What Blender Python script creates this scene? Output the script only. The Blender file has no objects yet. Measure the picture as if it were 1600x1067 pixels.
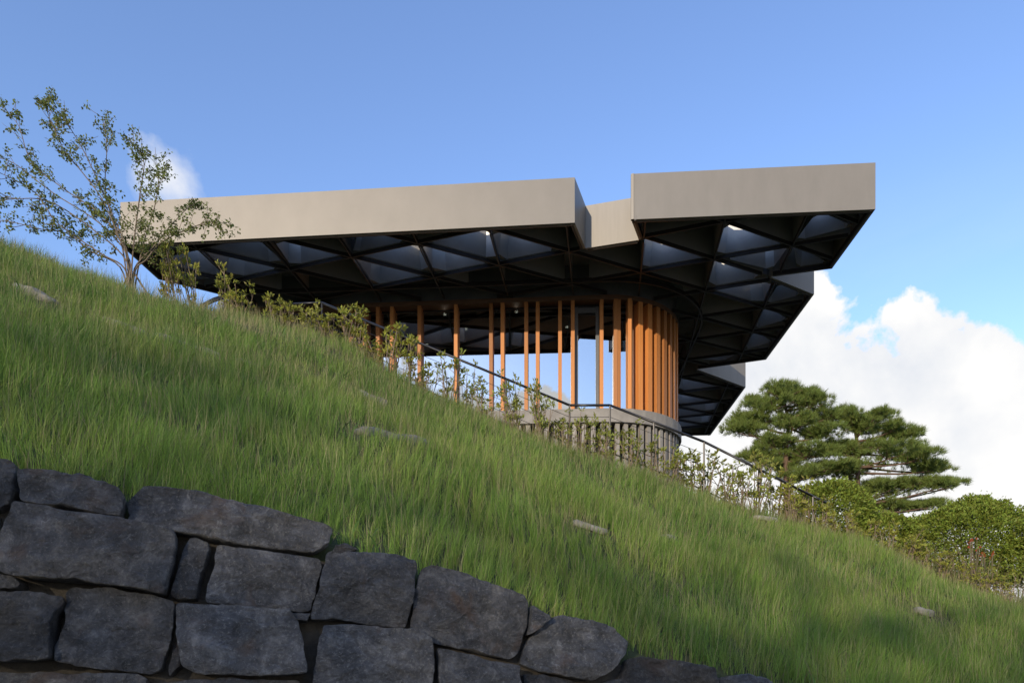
import bpy, bmesh, math, random
import numpy as np
from mathutils import Vector, noise as mnoise
from mathutils.geometry import delaunay_2d_cdt

random.seed(7)
RNG = np.random.default_rng(11)
SC = bpy.context.scene
COL = SC.collection

# ------------------------------------------------------------------ camera
# eye at the origin, level 24 mm shift lens
F_PX, HORIZON = 1067.0, 1000.0            # in pixels of a 1600 px wide frame
cam_d = bpy.data.cameras.new('camera')
cam = bpy.data.objects.new('camera', cam_d)
COL.objects.link(cam)
cam.location = (0, 0, 0)
cam.rotation_euler = (math.radians(90), 0, 0)
cam_d.sensor_width = 36.0
cam_d.lens = 36.0 * F_PX / 1600.0
cam_d.shift_y = (HORIZON - 533.5) / 1600.0
cam_d.clip_start = 0.05
cam_d.clip_end = 20000
SC.camera = cam

# ------------------------------------------------------------------ sun, sky, exposure
SUN_AZ, SUN_EL = math.radians(27), math.radians(15)     # azimuth: to the left of straight behind the camera
SUN_DIR = Vector((-math.sin(SUN_AZ) * math.cos(SUN_EL), -math.cos(SUN_AZ) * math.cos(SUN_EL), math.sin(SUN_EL)))
sun_d = bpy.data.lights.new('sun', 'SUN')
sun_d.energy = 2.0
sun_d.angle = math.radians(0.6)
sun_d.color = (1.0, 0.85, 0.65)
sun = bpy.data.objects.new('sun', sun_d)
COL.objects.link(sun)
sun.rotation_euler = SUN_DIR.to_track_quat('Z', 'Y').to_euler()

world = bpy.data.worlds.new('World')
SC.world = world
world.use_nodes = True
wn, wl = world.node_tree.nodes, world.node_tree.links
wn.clear()


def N(nodes, kind, **kw):
    n = nodes.new(kind)
    for k, v in kw.items():
        if k == 'inp':
            for i, x in v.items():
                n.inputs[i].default_value = x
        else:
            setattr(n, k, v)
    return n


def math_node(nodes, links, op, a, b=None, c=None, clamp=False):
    n = nodes.new('ShaderNodeMath')
    n.operation = op
    n.use_clamp = clamp
    for i, v in enumerate((a, b, c)):
        if v is None:
            continue
        if isinstance(v, (int, float)):
            n.inputs[i].default_value = v
        else:
            links.new(v, n.inputs[i])
    return n.outputs[0]


def build_world():
    sky = N(wn, 'ShaderNodeTexSky', sky_type='NISHITA', sun_disc=False)
    sky.sun_elevation = SUN_EL
    sky.sun_rotation = math.pi + SUN_AZ
    sky.air_density = 1.0
    sky.dust_density = 0.25
    sky.ozone_density = 2.2
    M = lambda op, a, b=None, c=None, clamp=False: math_node(wn, wl, op, a, b, c, clamp)
    tc = N(wn, 'ShaderNodeTexCoord')
    sep = N(wn, 'ShaderNodeSeparateXYZ')
    wl.new(tc.outputs['Generated'], sep.inputs[0])
    elev = M('ARCSINE', sep.outputs[2])
    azim = M('ARCTAN2', sep.outputs[0], sep.outputs[1])
    # big lumps of the cloud bank along the horizon, then finer billows
    n1 = N(wn, 'ShaderNodeTexNoise', inp={'Scale': 2.2, 'Detail': 1.0, 'Roughness': 0.5})
    n2 = N(wn, 'ShaderNodeTexNoise', inp={'Scale': 9.0, 'Detail': 12.0, 'Roughness': 0.56, 'Distortion': 0.15})
    n3 = N(wn, 'ShaderNodeTexNoise', inp={'Scale': 3.6, 'Detail': 6.0, 'Roughness': 0.55, 'Distortion': 0.4})
    shift = N(wn, 'ShaderNodeMapping')
    shift.inputs['Location'].default_value = (0.0, 2.1, 0.7)
    wl.new(tc.outputs['Generated'], shift.inputs[0])
    wl.new(shift.outputs[0], n1.inputs['Vector'])
    for n in (n2, n3):
        wl.new(tc.outputs['Generated'], n.inputs['Vector'])
    bank = M('MULTIPLY_ADD', n1.outputs['Fac'], 0.22, 0.24)
    # the tall towering head of the bank beside the building
    da = M('SUBTRACT', azim, math.radians(20.0))
    head = M('POWER', 2.718, M('MULTIPLY', M('MULTIPLY', da, da), -110.0))
    bank = M('MULTIPLY_ADD', head, 0.13, bank)
    bill = M('MULTIPLY_ADD', n2.outputs['Fac'], 0.34, -0.17)
    top = M('ADD', bank, bill)
    m_bank = M('MULTIPLY', M('SUBTRACT', top, elev), 55.0, clamp=True)
    # one loose puff higher up
    dirp = Vector((258 - 800, F_PX, HORIZON - 292)).normalized()
    dot = N(wn, 'ShaderNodeVectorMath', operation='DOT_PRODUCT')
    wl.new(tc.outputs['Generated'], dot.inputs[0])
    dot.inputs[1].default_value = dirp
    puff = M('SUBTRACT', 1.0, M('MULTIPLY', M('SUBTRACT', 1.0, dot.outputs['Value']), 800.0))
    puff = M('ADD', puff, M('MULTIPLY_ADD', n2.outputs['Fac'], 5.0, -3.0))
    puff = M('MULTIPLY', M('MULTIPLY', puff, 0.8, clamp=True), 0.8)
    # thin wisps over the lower sky
    wisp = M('MULTIPLY', M('SUBTRACT', n3.outputs['Fac'], 0.52), 2.2, clamp=True)
    wisp = M('MULTIPLY', wisp, M('SUBTRACT', 1.0, M('MULTIPLY', M('SUBTRACT', elev, 0.30), 4.0, clamp=True)))
    wisp = M('MULTIPLY', wisp, 0.5)
    mask = M('MAXIMUM', M('MAXIMUM', m_bank, puff), wisp, clamp=True)
    shade = N(wn, 'ShaderNodeValToRGB')
    shade.color_ramp.elements[0].position = 0.38
    shade.color_ramp.elements[0].color = (2.55, 2.68, 2.92, 1)
    shade.color_ramp.elements[1].position = 0.56
    shade.color_ramp.elements[1].color = (3.4, 3.38, 3.35, 1)
    wl.new(M('ADD', M('MULTIPLY', n3.outputs['Fac'], 0.55), M('MULTIPLY', n2.outputs['Fac'], 0.45)), shade.inputs[0])
    sat = N(wn, 'ShaderNodeHueSaturation', inp={'Hue': 0.512, 'Saturation': 1.06, 'Value': 1.10})
    wl.new(sky.outputs[0], sat.inputs['Color'])
    mix = N(wn, 'ShaderNodeMixRGB')
    wl.new(mask, mix.inputs[0])
    wl.new(sat.outputs[0], mix.inputs[1])
    wl.new(shade.outputs[0], mix.inputs[2])
    bg = N(wn, 'ShaderNodeBackground')
    bg.inputs[1].default_value = 0.15
    wl.new(mix.outputs[0], bg.inputs[0])
    out = N(wn, 'ShaderNodeOutputWorld')
    wl.new(bg.outputs[0], out.inputs[0])


build_world()
SC.view_settings.view_transform = 'Standard'
SC.view_settings.look = 'None'
SC.view_settings.gamma = 1.0
SC.view_settings.exposure = 1.0
SC.view_settings.use_curve_mapping = False
SC.cycles.max_bounces = 8
SC.cycles.transparent_max_bounces = 12


# ------------------------------------------------------------------ helpers
def at(px, py, d):
    """the point at depth d metres that the photograph shows at (px, py)"""
    return Vector(((px - 800) / F_PX * d, d, (HORIZON - py) / F_PX * d))


WLOC = {}


def wloc(o):
    return WLOC.get(o.name, Vector((0, 0, 0))) if o else Vector((0, 0, 0))


def tag(o, label=None, cat=None, group=None, kind=None):
    if label: o['label'] = label
    if cat: o['category'] = cat
    if group: o['group'] = group
    if kind: o['kind'] = kind
    return o


def empty(name, loc, parent=None):
    o = bpy.data.objects.new(name, None)
    COL.objects.link(o)
    loc = Vector(loc)
    o.location = loc - wloc(parent)
    if parent: o.parent = parent
    o.empty_display_size = 0.2
    WLOC[o.name] = loc
    return o


def mesh_data(name, verts, faces, smooth=False):
    me = bpy.data.meshes.new(name)
    me.from_pydata([tuple(v) for v in verts], [], faces)
    if smooth:
        me.polygons.foreach_set('use_smooth', [True] * len(me.polygons))
    me.update()
    return me


def obj(name, me, mat=None, parent=None, loc=(0, 0, 0)):
    """link mesh data whose coordinates are relative to loc (world)"""
    o = bpy.data.objects.new(name, me)
    COL.objects.link(o)
    loc = Vector(loc)
    o.location = loc - wloc(parent)
    if parent: o.parent = parent
    if mat and not me.materials: me.materials.append(mat)
    WLOC[o.name] = loc
    return o


def mesh_obj(name, verts, faces, mat, parent=None, smooth=False, loc=(0, 0, 0)):
    L = Vector(loc)
    return obj(name, mesh_data(name, [Vector(v) - L for v in verts], faces, smooth), mat, parent, loc)


_BOX = {}


def unit_box(mat, bevel=0.0):
    key = (mat.name, bevel)
    if key not in _BOX:
        bm = bmesh.new()
        bmesh.ops.create_cube(bm, size=1.0)
        me = bpy.data.meshes.new('box_' + mat.name)
        bm.to_mesh(me); bm.free()
        me.materials.append(mat)
        _BOX[key] = me
    return _BOX[key]


def box_obj(name, center, size, rotz, mat, parent=None, roty=0.0):
    o = obj(name, unit_box(mat), None, parent, center)
    o.scale = size
    o.rotation_euler = (0, roty, rotz)
    return o


class MB:
    """collects tubes, boxes and quads into one mesh"""
    def __init__(s):
        s.v, s.f = [], []

    def quad(s, a, b, c, d):
        i = len(s.v); s.v += [a, b, c, d]; s.f.append((i, i + 1, i + 2, i + 3))

    def tri(s, a, b, c):
        i = len(s.v); s.v += [a, b, c]; s.f.append((i, i + 1, i + 2))

    def tube(s, pts, radii, sides=6, cap=True):
        pts = [Vector(p) for p in pts]
        base = len(s.v)
        n = len(pts)
        up = Vector((0.13, 0.31, 0.94))
        for i, p in enumerate(pts):
            t = (pts[min(i + 1, n - 1)] - pts[max(i - 1, 0)])
            t = t.normalized() if t.length > 1e-9 else Vector((0, 0, 1))
            x = t.cross(up)
            if x.length < 1e-3: x = t.cross(Vector((1, 0, 0)))
            x.normalize(); y = t.cross(x)
            for k in range(sides):
                a = 2 * math.pi * k / sides
                s.v.append(p + (x * math.cos(a) + y * math.sin(a)) * radii[i])
        for i in range(n - 1):
            for k in range(sides):
                k2 = (k + 1) % sides
                s.f.append((base + i * sides + k, base + i * sides + k2, base + (i + 1) * sides + k2, base + (i + 1) * sides + k))
        if cap:
            s.f.append(tuple(base + k for k in reversed(range(sides))))
            s.f.append(tuple(base + (n - 1) * sides + k for k in range(sides)))

    def build(s, name, mat, parent=None, smooth=False, loc=(0, 0, 0)):
        return mesh_obj(name, s.v, s.f, mat, parent, smooth, loc)


def smooth_path(pts, sub=5):
    """Catmull-Rom through pts"""
    pts = [Vector(p) for p in pts]
    out = []
    for i in range(len(pts) - 1):
        p0 = pts[max(i - 1, 0)]; p1 = pts[i]; p2 = pts[i + 1]; p3 = pts[min(i + 2, len(pts) - 1)]
        for k in range(sub):
            t = k / sub
            out.append(0.5 * ((2 * p1) + (p2 - p0) * t + (2 * p0 - 5 * p1 + 4 * p2 - p3) * t * t + (3 * p1 - p0 - 3 * p2 + p3) * t ** 3))
    out.append(pts[-1])
    return out


def vnoise(x, y, seed=0):
    """smooth 2-D value noise in 0..1 (numpy arrays)"""
    r = np.random.default_rng(seed).random((64, 64))
    xi, yi = np.floor(x).astype(int), np.floor(y).astype(int)
    fx, fy = x - xi, y - yi
    fx, fy = fx * fx * (3 - 2 * fx), fy * fy * (3 - 2 * fy)
    g = lambda a, b: r[a % 64, b % 64]
    return (g(xi, yi) * (1 - fx) + g(xi + 1, yi) * fx) * (1 - fy) + (g(xi, yi + 1) * (1 - fx) + g(xi + 1, yi + 1) * fx) * fy


def fbm(x, y, seed=0, octs=4):
    s, a, t = 0, 0.5, 0
    for o in range(octs):
        s = s + a * vnoise(x * 2 ** o, y * 2 ** o, seed + o); t += a; a *= 0.5
    return s / t


# ------------------------------------------------------------------ materials
def new_mat(name):
    m = bpy.data.materials.new(name)
    m.use_nodes = True
    nt = m.node_tree
    b = nt.nodes['Principled BSDF']
    return m, nt.nodes, nt.links, b


def mottled(name, c1, c2, scale=4.0, rough=0.6, metallic=0.0, bump=0.0, bscale=None, spec=0.5, detail=6.0, c3=None, stretch=None, rand=0.0, lo=0.3, hi=0.7):
    m, n, l, b = new_mat(name)
    tc = N(n, 'ShaderNodeTexCoord')
    src = tc.outputs['Object']
    if stretch:
        mp = N(n, 'ShaderNodeMapping'); mp.inputs['Scale'].default_value = stretch
        l.new(src, mp.inputs[0]); src = mp.outputs[0]
    if rand:
        oi = N(n, 'ShaderNodeObjectInfo')
        ad = N(n, 'ShaderNodeVectorMath', operation='ADD')
        cmb = N(n, 'ShaderNodeCombineXYZ')
        k = math_node(n, l, 'MULTIPLY', oi.outputs['Random'], 50.0)
        for i in range(3): l.new(k, cmb.inputs[i])
        l.new(src, ad.inputs[0]); l.new(cmb.outputs[0], ad.inputs[1]); src = ad.outputs[0]
    nz = N(n, 'ShaderNodeTexNoise', inp={'Scale': scale, 'Detail': detail, 'Roughness': 0.6})
    l.new(src, nz.inputs['Vector'])
    r = N(n, 'ShaderNodeValToRGB')
    r.color_ramp.elements[0].position = lo; r.color_ramp.elements[0].color = (*c1, 1)
    r.color_ramp.elements[1].position = hi; r.color_ramp.elements[1].color = (*c2, 1)
    if c3:
        e = r.color_ramp.elements.new(0.5); e.color = (*c3, 1)
    l.new(nz.outputs['Fac'], r.inputs[0])
    col = r.outputs[0]
    if rand:
        hv = N(n, 'ShaderNodeHueSaturation')
        l.new(math_node(n, l, 'MULTIPLY_ADD', oi.outputs['Random'], 2 * rand, 1 - rand), hv.inputs['Value'])
        l.new(col, hv.inputs['Color']); col = hv.outputs[0]
    l.new(col, b.inputs['Base Color'])
    b.inputs['Roughness'].default_value = rough
    b.inputs['Metallic'].default_value = metallic
    b.inputs['Specular IOR Level'].default_value = spec
    if bump:
        nb = N(n, 'ShaderNodeTexNoise', inp={'Scale': bscale or scale * 4, 'Detail': 8.0, 'Roughness': 0.65})
        l.new(src, nb.inputs['Vector'])
        bp = N(n, 'ShaderNodeBump', inp={'Strength': 1.0, 'Distance': bump})
        l.new(nb.outputs['Fac'], bp.inputs['Height'])
        l.new(bp.outputs[0], b.inputs['Normal'])
    return m


def leaf_mat(name, attr=True, col=(0.08, 0.13, 0.03), transl=0.35, rough=0.5, rand=0.25):
    m, n, l, b = new_mat(name)
    if attr:
        a = N(n, 'ShaderNodeVertexColor'); a.layer_name = 'Col'
        src = a.outputs[0]
    else:
        g = N(n, 'ShaderNodeNewGeometry')
        hv = N(n, 'ShaderNodeHueSaturation', inp={'Color': (*col, 1)})
        l.new(math_node(n, l, 'MULTIPLY_ADD', g.outputs['Random Per Island'], 2 * rand, 1 - rand), hv.inputs['Value'])
        l.new(math_node(n, l, 'MULTIPLY_ADD', g.outputs['Random Per Island'], 0.05, 0.475), hv.inputs['Hue'])
        src = hv.outputs[0]
    l.new(src, b.inputs['Base Color'])
    b.inputs['Roughness'].default_value = rough
    b.inputs['Specular IOR Level'].default_value = 0.25
    tr = N(n, 'ShaderNodeBsdfTranslucent')
    l.new(src, tr.inputs[0])
    mx = N(n, 'ShaderNodeMixShader'); mx.inputs[0].default_value = transl
    l.new(b.outputs[0], mx.inputs[1]); l.new(tr.outputs[0], mx.inputs[2])
    l.new(mx.outputs[0], n['Material Output'].inputs[0])
    return m


def stone_mat():
    m, n, l, b = new_mat('wall_stone')
    tc = N(n, 'ShaderNodeTexCoord'); oi = N(n, 'ShaderNodeObjectInfo')
    ad = N(n, 'ShaderNodeVectorMath', operation='ADD'); cmb = N(n, 'ShaderNodeCombineXYZ')
    k = math_node(n, l, 'MULTIPLY', oi.outputs['Random'], 40.0)
    for i in range(3): l.new(k, cmb.inputs[i])
    l.new(tc.outputs['Object'], ad.inputs[0]); l.new(cmb.outputs[0], ad.inputs[1])
    src = ad.outputs[0]
    big = N(n, 'ShaderNodeTexNoise', inp={'Scale': 5.5, 'Detail': 10.0, 'Roughness': 0.76, 'Distortion': 0.5})
    fine = N(n, 'ShaderNodeTexNoise', inp={'Scale': 42.0, 'Detail': 8.0, 'Roughness': 0.8})
    rust = N(n, 'ShaderNodeTexNoise', inp={'Scale': 2.3, 'Detail': 5.0, 'Roughness': 0.6, 'Distortion': 0.9})
    vein = N(n, 'ShaderNodeTexNoise', inp={'Scale': 1.7, 'Detail': 4.0, 'Roughness': 0.55, 'Distortion': 0.7})
    for x in (big, fine, rust, vein): l.new(src, x.inputs['Vector'])
    r = N(n, 'ShaderNodeValToRGB')
    r.color_ramp.elements[0].position = 0.34; r.color_ramp.elements[0].color = (0.040, 0.041, 0.043, 1)
    r.color_ramp.elements[1].position = 0.78; r.color_ramp.elements[1].color = (0.36, 0.355, 0.345, 1)
    e = r.color_ramp.elements.new(0.52); e.color = (0.115, 0.116, 0.119, 1)
    l.new(big.outputs['Fac'], r.inputs[0])
    # pale lichen specks
    sp = N(n, 'ShaderNodeMixRGB', inp={2: (0.42, 0.41, 0.38, 1)})
    l.new(math_node(n, l, 'MULTIPLY', math_node(n, l, 'SUBTRACT', fine.outputs['Fac'], 0.53), 4.5, clamp=True), sp.inputs[0])
    l.new(r.outputs[0], sp.inputs[1])
    # rusty stains
    ru = N(n, 'ShaderNodeMixRGB', inp={2: (0.15, 0.085, 0.045, 1)})
    l.new(math_node(n, l, 'MULTIPLY', math_node(n, l, 'SUBTRACT', rust.outputs['Fac'], 0.56), 4.0, clamp=True), ru.inputs[0])
    l.new(sp.outputs[0], ru.inputs[1])
    # thin pale quartz veins
    ve = N(n, 'ShaderNodeMixRGB', inp={2: (0.42, 0.42, 0.41, 1)})
    d = math_node(n, l, 'ABSOLUTE', math_node(n, l, 'SUBTRACT', vein.outputs['Fac'], 0.47))
    v = math_node(n, l, 'SUBTRACT', 1.0, math_node(n, l, 'MULTIPLY', d, 240.0), clamp=True)
    l.new(math_node(n, l, 'MULTIPLY', v, math_node(n, l, 'MULTIPLY', math_node(n, l, 'SUBTRACT', big.outputs['Fac'], 0.48), 5.0, clamp=True)), ve.inputs[0])
    l.new(ru.outputs[0], ve.inputs[1])
    hv = N(n, 'ShaderNodeHueSaturation')
    l.new(math_node(n, l, 'MULTIPLY_ADD', oi.outputs['Random'], 0.8, 0.5), hv.inputs['Value'])
    geo = N(n, 'ShaderNodeNewGeometry')
    edge_light = N(n, 'ShaderNodeMixRGB', inp={2: (0.40, 0.40, 0.39, 1)})  # paler edge colour, painted in for the light glancing off stone edges
    l.new(math_node(n, l, 'MULTIPLY', math_node(n, l, 'MULTIPLY', math_node(n, l, 'SUBTRACT', geo.outputs['Pointiness'], 0.52), 7.0, clamp=True), fine.outputs['Fac']), edge_light.inputs[0])
    l.new(ve.outputs[0], edge_light.inputs[1])
    l.new(edge_light.outputs[0], hv.inputs['Color'])
    l.new(hv.outputs[0], b.inputs['Base Color'])
    b.inputs['Roughness'].default_value = 0.55
    b.inputs['Specular IOR Level'].default_value = 0.55
    ri = N(n, 'ShaderNodeTexNoise', inp={'Scale': 7.0, 'Detail': 10.0, 'Roughness': 0.7, 'Distortion': 0.5})
    l.new(src, ri.inputs['Vector'])
    hsum = math_node(n, l, 'MULTIPLY_ADD', fine.outputs['Fac'], 0.35, ri.outputs['Fac'])
    wob = N(n, 'ShaderNodeMixRGB', blend_type='ADD', inp={0: 0.28})
    l.new(src, wob.inputs[1]); l.new(ri.outputs['Color'], wob.inputs[2])
    chip = N(n, 'ShaderNodeTexVoronoi', feature='F1', inp={'Scale': 6.5})
    mp = N(n, 'ShaderNodeMapping'); mp.inputs['Scale'].default_value = (1.0, 1.0, 1.9); mp.inputs['Rotation'].default_value = (0, 0.45, 0)
    l.new(wob.outputs[0], mp.inputs[0]); l.new(mp.outputs[0], chip.inputs['Vector'])
    sepc = N(n, 'ShaderNodeSeparateXYZ'); l.new(chip.outputs['Color'], sepc.inputs[0])
    hsum = math_node(n, l, 'MULTIPLY_ADD', sepc.outputs[0], 0.40, hsum)
    hsum = math_node(n, l, 'MULTIPLY_ADD', chip.outputs['Distance'], -0.5, hsum)
    bp = N(n, 'ShaderNodeBump', inp={'Strength': 1.0, 'Distance': 0.11})
    l.new(hsum, bp.inputs['Height']); l.new(bp.outputs[0], b.inputs['Normal'])
    return m


def wood_mat():
    m, n, l, b = new_mat('cedar')
    tc = N(n, 'ShaderNodeTexCoord'); oi = N(n, 'ShaderNodeObjectInfo')
    mp = N(n, 'ShaderNodeMapping'); mp.inputs['Scale'].default_value = (14, 14, 0.7)
    l.new(tc.outputs['Object'], mp.inputs[0])
    ad = N(n, 'ShaderNodeVectorMath', operation='ADD'); cmb = N(n, 'ShaderNodeCombineXYZ')
    k = math_node(n, l, 'MULTIPLY', oi.outputs['Random'], 60.0)
    for i in range(3): l.new(k, cmb.inputs[i])
    l.new(mp.outputs[0], ad.inputs[0]); l.new(cmb.outputs[0], ad.inputs[1])
    nz = N(n, 'ShaderNodeTexNoise', inp={'Scale': 1.3, 'Detail': 7.0, 'Roughness': 0.6, 'Distortion': 0.5})
    l.new(ad.outputs[0], nz.inputs['Vector'])
    r = N(n, 'ShaderNodeValToRGB')
    r.color_ramp.elements[0].position = 0.28; r.color_ramp.elements[0].color = (0.33, 0.105, 0.024, 1)
    r.color_ramp.elements[1].position = 0.72; r.color_ramp.elements[1].color = (0.64, 0.275, 0.075, 1)
    l.new(nz.outputs['Fac'], r.inputs[0])
    hv = N(n, 'ShaderNodeHueSaturation')
    l.new(math_node(n, l, 'MULTIPLY_ADD', oi.outputs['Random'], 0.6, 0.7), hv.inputs['Value'])
    l.new(r.outputs[0], hv.inputs['Color'])
    l.new(hv.outputs[0], b.inputs['Base Color'])
    b.inputs['Roughness'].default_value = 0.55
    bp = N(n, 'ShaderNodeBump', inp={'Strength': 0.6, 'Distance': 0.004})
    l.new(nz.outputs['Fac'], bp.inputs['Height']); l.new(bp.outputs[0], b.inputs['Normal'])
    return m


def glass_mat():
    m, n, l, b = new_mat('window_glass')
    n.remove(b)
    gl = N(n, 'ShaderNodeBsdfGlossy', inp={'Color': (0.80, 0.82, 0.83, 1), 'Roughness': 0.004})
    tr = N(n, 'ShaderNodeBsdfTransparent', inp={'Color': (0.40, 0.43, 0.43, 1)})
    lw = N(n, 'ShaderNodeLayerWeight', inp={'Blend': 0.35})
    mx = N(n, 'ShaderNodeMixShader')
    l.new(math_node(n, l, 'MULTIPLY_ADD', lw.outputs['Fresnel'], 0.4, 0.60, clamp=True), mx.inputs[0])
    l.new(tr.outputs[0], mx.inputs[1]); l.new(gl.outputs[0], mx.inputs[2])
    l.new(mx.outputs[0], n['Material Output'].inputs[0])
    return m


def emit_mat(name, col, strength):
    m, n, l, b = new_mat(name)
    b.inputs['Base Color'].default_value = (*col, 1)
    b.inputs['Emission Color'].default_value = (*col, 1)
    b.inputs['Emission Strength'].default_value = strength
    return m


M_STONE = stone_mat()
M_WOOD = wood_mat()
M_GLASS = glass_mat()
M_FASCIA = mottled('champagne_metal', (0.222, 0.205, 0.178), (0.258, 0.238, 0.208), 1.3, 0.48, 0.2, spec=0.3, stretch=(14.0, 1.0, 0.9), rand=0.02, lo=0.2, hi=0.8)
M_PANEL = mottled('dark_coated_metal', (0.29, 0.28, 0.265), (0.38, 0.37, 0.35), 1.2, 0.36, 0.35, rand=0.06)
M_BAR = mottled('bronze_bar', (0.032, 0.029, 0.027), (0.046, 0.041, 0.037), 3.0, 0.5, 0.4)
M_HEADER = mottled('shaded_timber', (0.10, 0.05, 0.025), (0.17, 0.085, 0.04), 2.0, 0.6, stretch=(1, 1, 6))  # header timber coloured dark, carrying the roof's shadow in its base colour
M_BLACK = mottled('black_board', (0.10, 0.10, 0.10), (0.14, 0.14, 0.14), 2.0, 0.8)
M_CONC = mottled('grey_concrete', (0.22, 0.205, 0.19), (0.31, 0.295, 0.275), 2.5, 0.85, bump=0.004, bscale=30, rand=0.05)
M_POST = mottled('weathered_timber', (0.22, 0.205, 0.185), (0.34, 0.32, 0.29), 2.0, 0.85, stretch=(6, 6, 0.6), rand=0.15, bump=0.003)
M_RAIL = mottled('dark_steel', (0.03, 0.03, 0.032), (0.05, 0.048, 0.047), 8.0, 0.4, 0.6)
M_INT = mottled('dark_interior', (0.035, 0.028, 0.022), (0.06, 0.048, 0.038), 1.0, 0.7)
M_INTCEIL = mottled('interior_ceiling', (0.03, 0.03, 0.03), (0.045, 0.045, 0.045), 1.0, 0.8)
M_FRAME = mottled('grey_frame', (0.10, 0.105, 0.11), (0.14, 0.145, 0.15), 3.0, 0.45, 0.3)
M_LAMP = emit_mat('lit_lamp', (1.0, 0.9, 0.72), 2.5)
M_SOIL = mottled('hill_soil', (0.035, 0.045, 0.015), (0.10, 0.085, 0.045), 1.6, 0.95, bump=0.03, bscale=12, c3=(0.05, 0.06, 0.02))
M_GROUND = mottled('ground_earth', (0.09, 0.085, 0.06), (0.16, 0.14, 0.10), 0.5, 0.95, bump=0.02, bscale=9)
M_CORE = mottled('packed_earth', (0.04, 0.036, 0.03), (0.10, 0.085, 0.065), 5.0, 0.95, bump=0.03, bscale=20)
M_LEDGE = mottled('pale_stone', (0.14, 0.135, 0.10), (0.32, 0.30, 0.26), 5.0, 0.9, bump=0.015, bscale=22, rand=0.1)
M_GRASS = leaf_mat('grass_blade', True, transl=0.35, rough=0.55)
M_BARK = mottled('grey_bark', (0.11, 0.085, 0.06), (0.24, 0.19, 0.14), 9.0, 0.9, bump=0.01, stretch=(2, 2, .6))
M_PBARK = mottled('red_pine_bark', (0.09, 0.055, 0.04), (0.18, 0.11, 0.075), 9.0, 0.9, bump=0.015, stretch=(2, 2, .7))
M_STEM = mottled('brown_stem', (0.14, 0.10, 0.065), (0.26, 0.20, 0.14), 12.0, 0.85)
M_LEAF_TREE = leaf_mat('small_tree_leaf', False, (0.19, 0.22, 0.06), 0.45, 0.45, 0.4)
M_LEAF_SHRUB = leaf_mat('shrub_leaf', False, (0.34, 0.34, 0.06), 0.42, 0.4, 0.35)
M_LEAF_OLIVE = leaf_mat('olive_leaf', False, (0.27, 0.29, 0.06), 0.4, 0.45, 0.45)
M_LEAF_DOME = leaf_mat('clipped_leaf', False, (0.23, 0.28, 0.045), 0.4, 0.45, 0.45)
M_NEEDLE = leaf_mat('pine_needle', False, (0.21, 0.265, 0.065), 0.4, 0.5, 0.4)
M_LEAF_FAR = leaf_mat('broad_leaf', False, (0.06, 0.09, 0.025), 0.3, 0.5, 0.3)
M_DRY = leaf_mat('dry_stalk', False, (0.30, 0.22, 0.13), 0.25, 0.7, 0.4)
M_FLOWER = leaf_mat('orange_flower', False, (0.42, 0.08, 0.03), 0.3, 0.5, 0.2)

# ------------------------------------------------------------------ terrain
WALL_K, WALL_C, BATTER = 0.30, 5.511, 0.12


def wall_Y(x, z=0.0):
    return WALL_C + WALL_K * x + BATTER * z


def on_wall(px, py, back=0.0):
    xp, s = (px - 800) / F_PX, (HORIZON - py) / F_PX
    Y = WALL_C / (1 - WALL_K * xp - BATTER * s) + back
    return Vector((xp * Y, Y, s * Y))


_toe_x = np.array([-16.0, -8.0, -3.37, -2.72, -1.36, 0.16, 1.02, 2.3, 6.0, 12.0])
_toe_z = np.array([5.2, 2.55, 1.08, 0.93, 0.70, 0.18, -0.14, -0.42, -1.45, -1.75])
_cp = [(0, 375, 13.0), (110, 420, 13.1), (200, 442, 13.3), (330, 478, 13.8), (540, 533, 14.2), (620, 585, 14.1), (700, 628, 14.0), (850, 684, 13.5), (1000, 737, 13.5), (1150, 787, 13.7), (1350, 840, 14.2), (1450, 892, 14.2), (1600, 944, 14.2)]
_cx = np.array([-24.0, -15.0] + [(a - 800) / F_PX * d for a, b, d in _cp] + [14.0, 22.0])
_cy = np.array([13.0, 13.0] + [d for a, b, d in _cp] + [14.4, 15.0])
_cz = np.array([11.5, 9.4] + [(HORIZON - b) / F_PX * d - 0.16 for a, b, d in _cp] + [-0.35, -1.6])
_bx = np.array([-40.0, -15.0, -6.0, 1.0, 4.0, 8.0, 15.0, 25.0, 45.0])
_bz = np.array([9.5, 9.0, 8.0, 6.2, 5.2, 4.0, 1.7, -0.8, -1.8])


def hill_z(X, Y):
    X = np.asarray(X, float); Y = np.asarray(Y, float)
    zw = np.interp(X, _toe_x, _toe_z); zc = np.interp(X, _cx, _cz); yc = np.interp(X, _cx, _cy)
    yw = WALL_C + WALL_K * np.clip(X, -14, 12) + BATTER * zw + 0.22
    t = (Y - yw) / np.maximum(yc - yw, 1.0)
    tt = np.clip(t, 0, 1)
    z = zw + (zc - zw) * tt
    lump = (fbm(X * 0.45 + 7, Y * 0.45 + 3, 3) - 0.5) * 0.7 + (fbm(X * 1.7, Y * 1.7, 9) - 0.5) * 0.16
    z = z + lump * np.sin(np.pi * tt) ** 0.7 * 0.8
    over = np.maximum(Y - yc, 0)
    z = z + 0.07 * np.minimum(over, 4.0)
    zb = np.interp(X, _bx, _bz)
    w = np.clip((over - 3.0) / 6.0, 0, 1); w = w * w * (3 - 2 * w)
    z = z * (1 - w) + zb * w
    edge = np.clip(np.maximum((np.abs(X) - 30) / 14.0, (Y - 52) / 16.0), 0, 1)
    return z * (1 - edge) - 2.2 * edge


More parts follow.
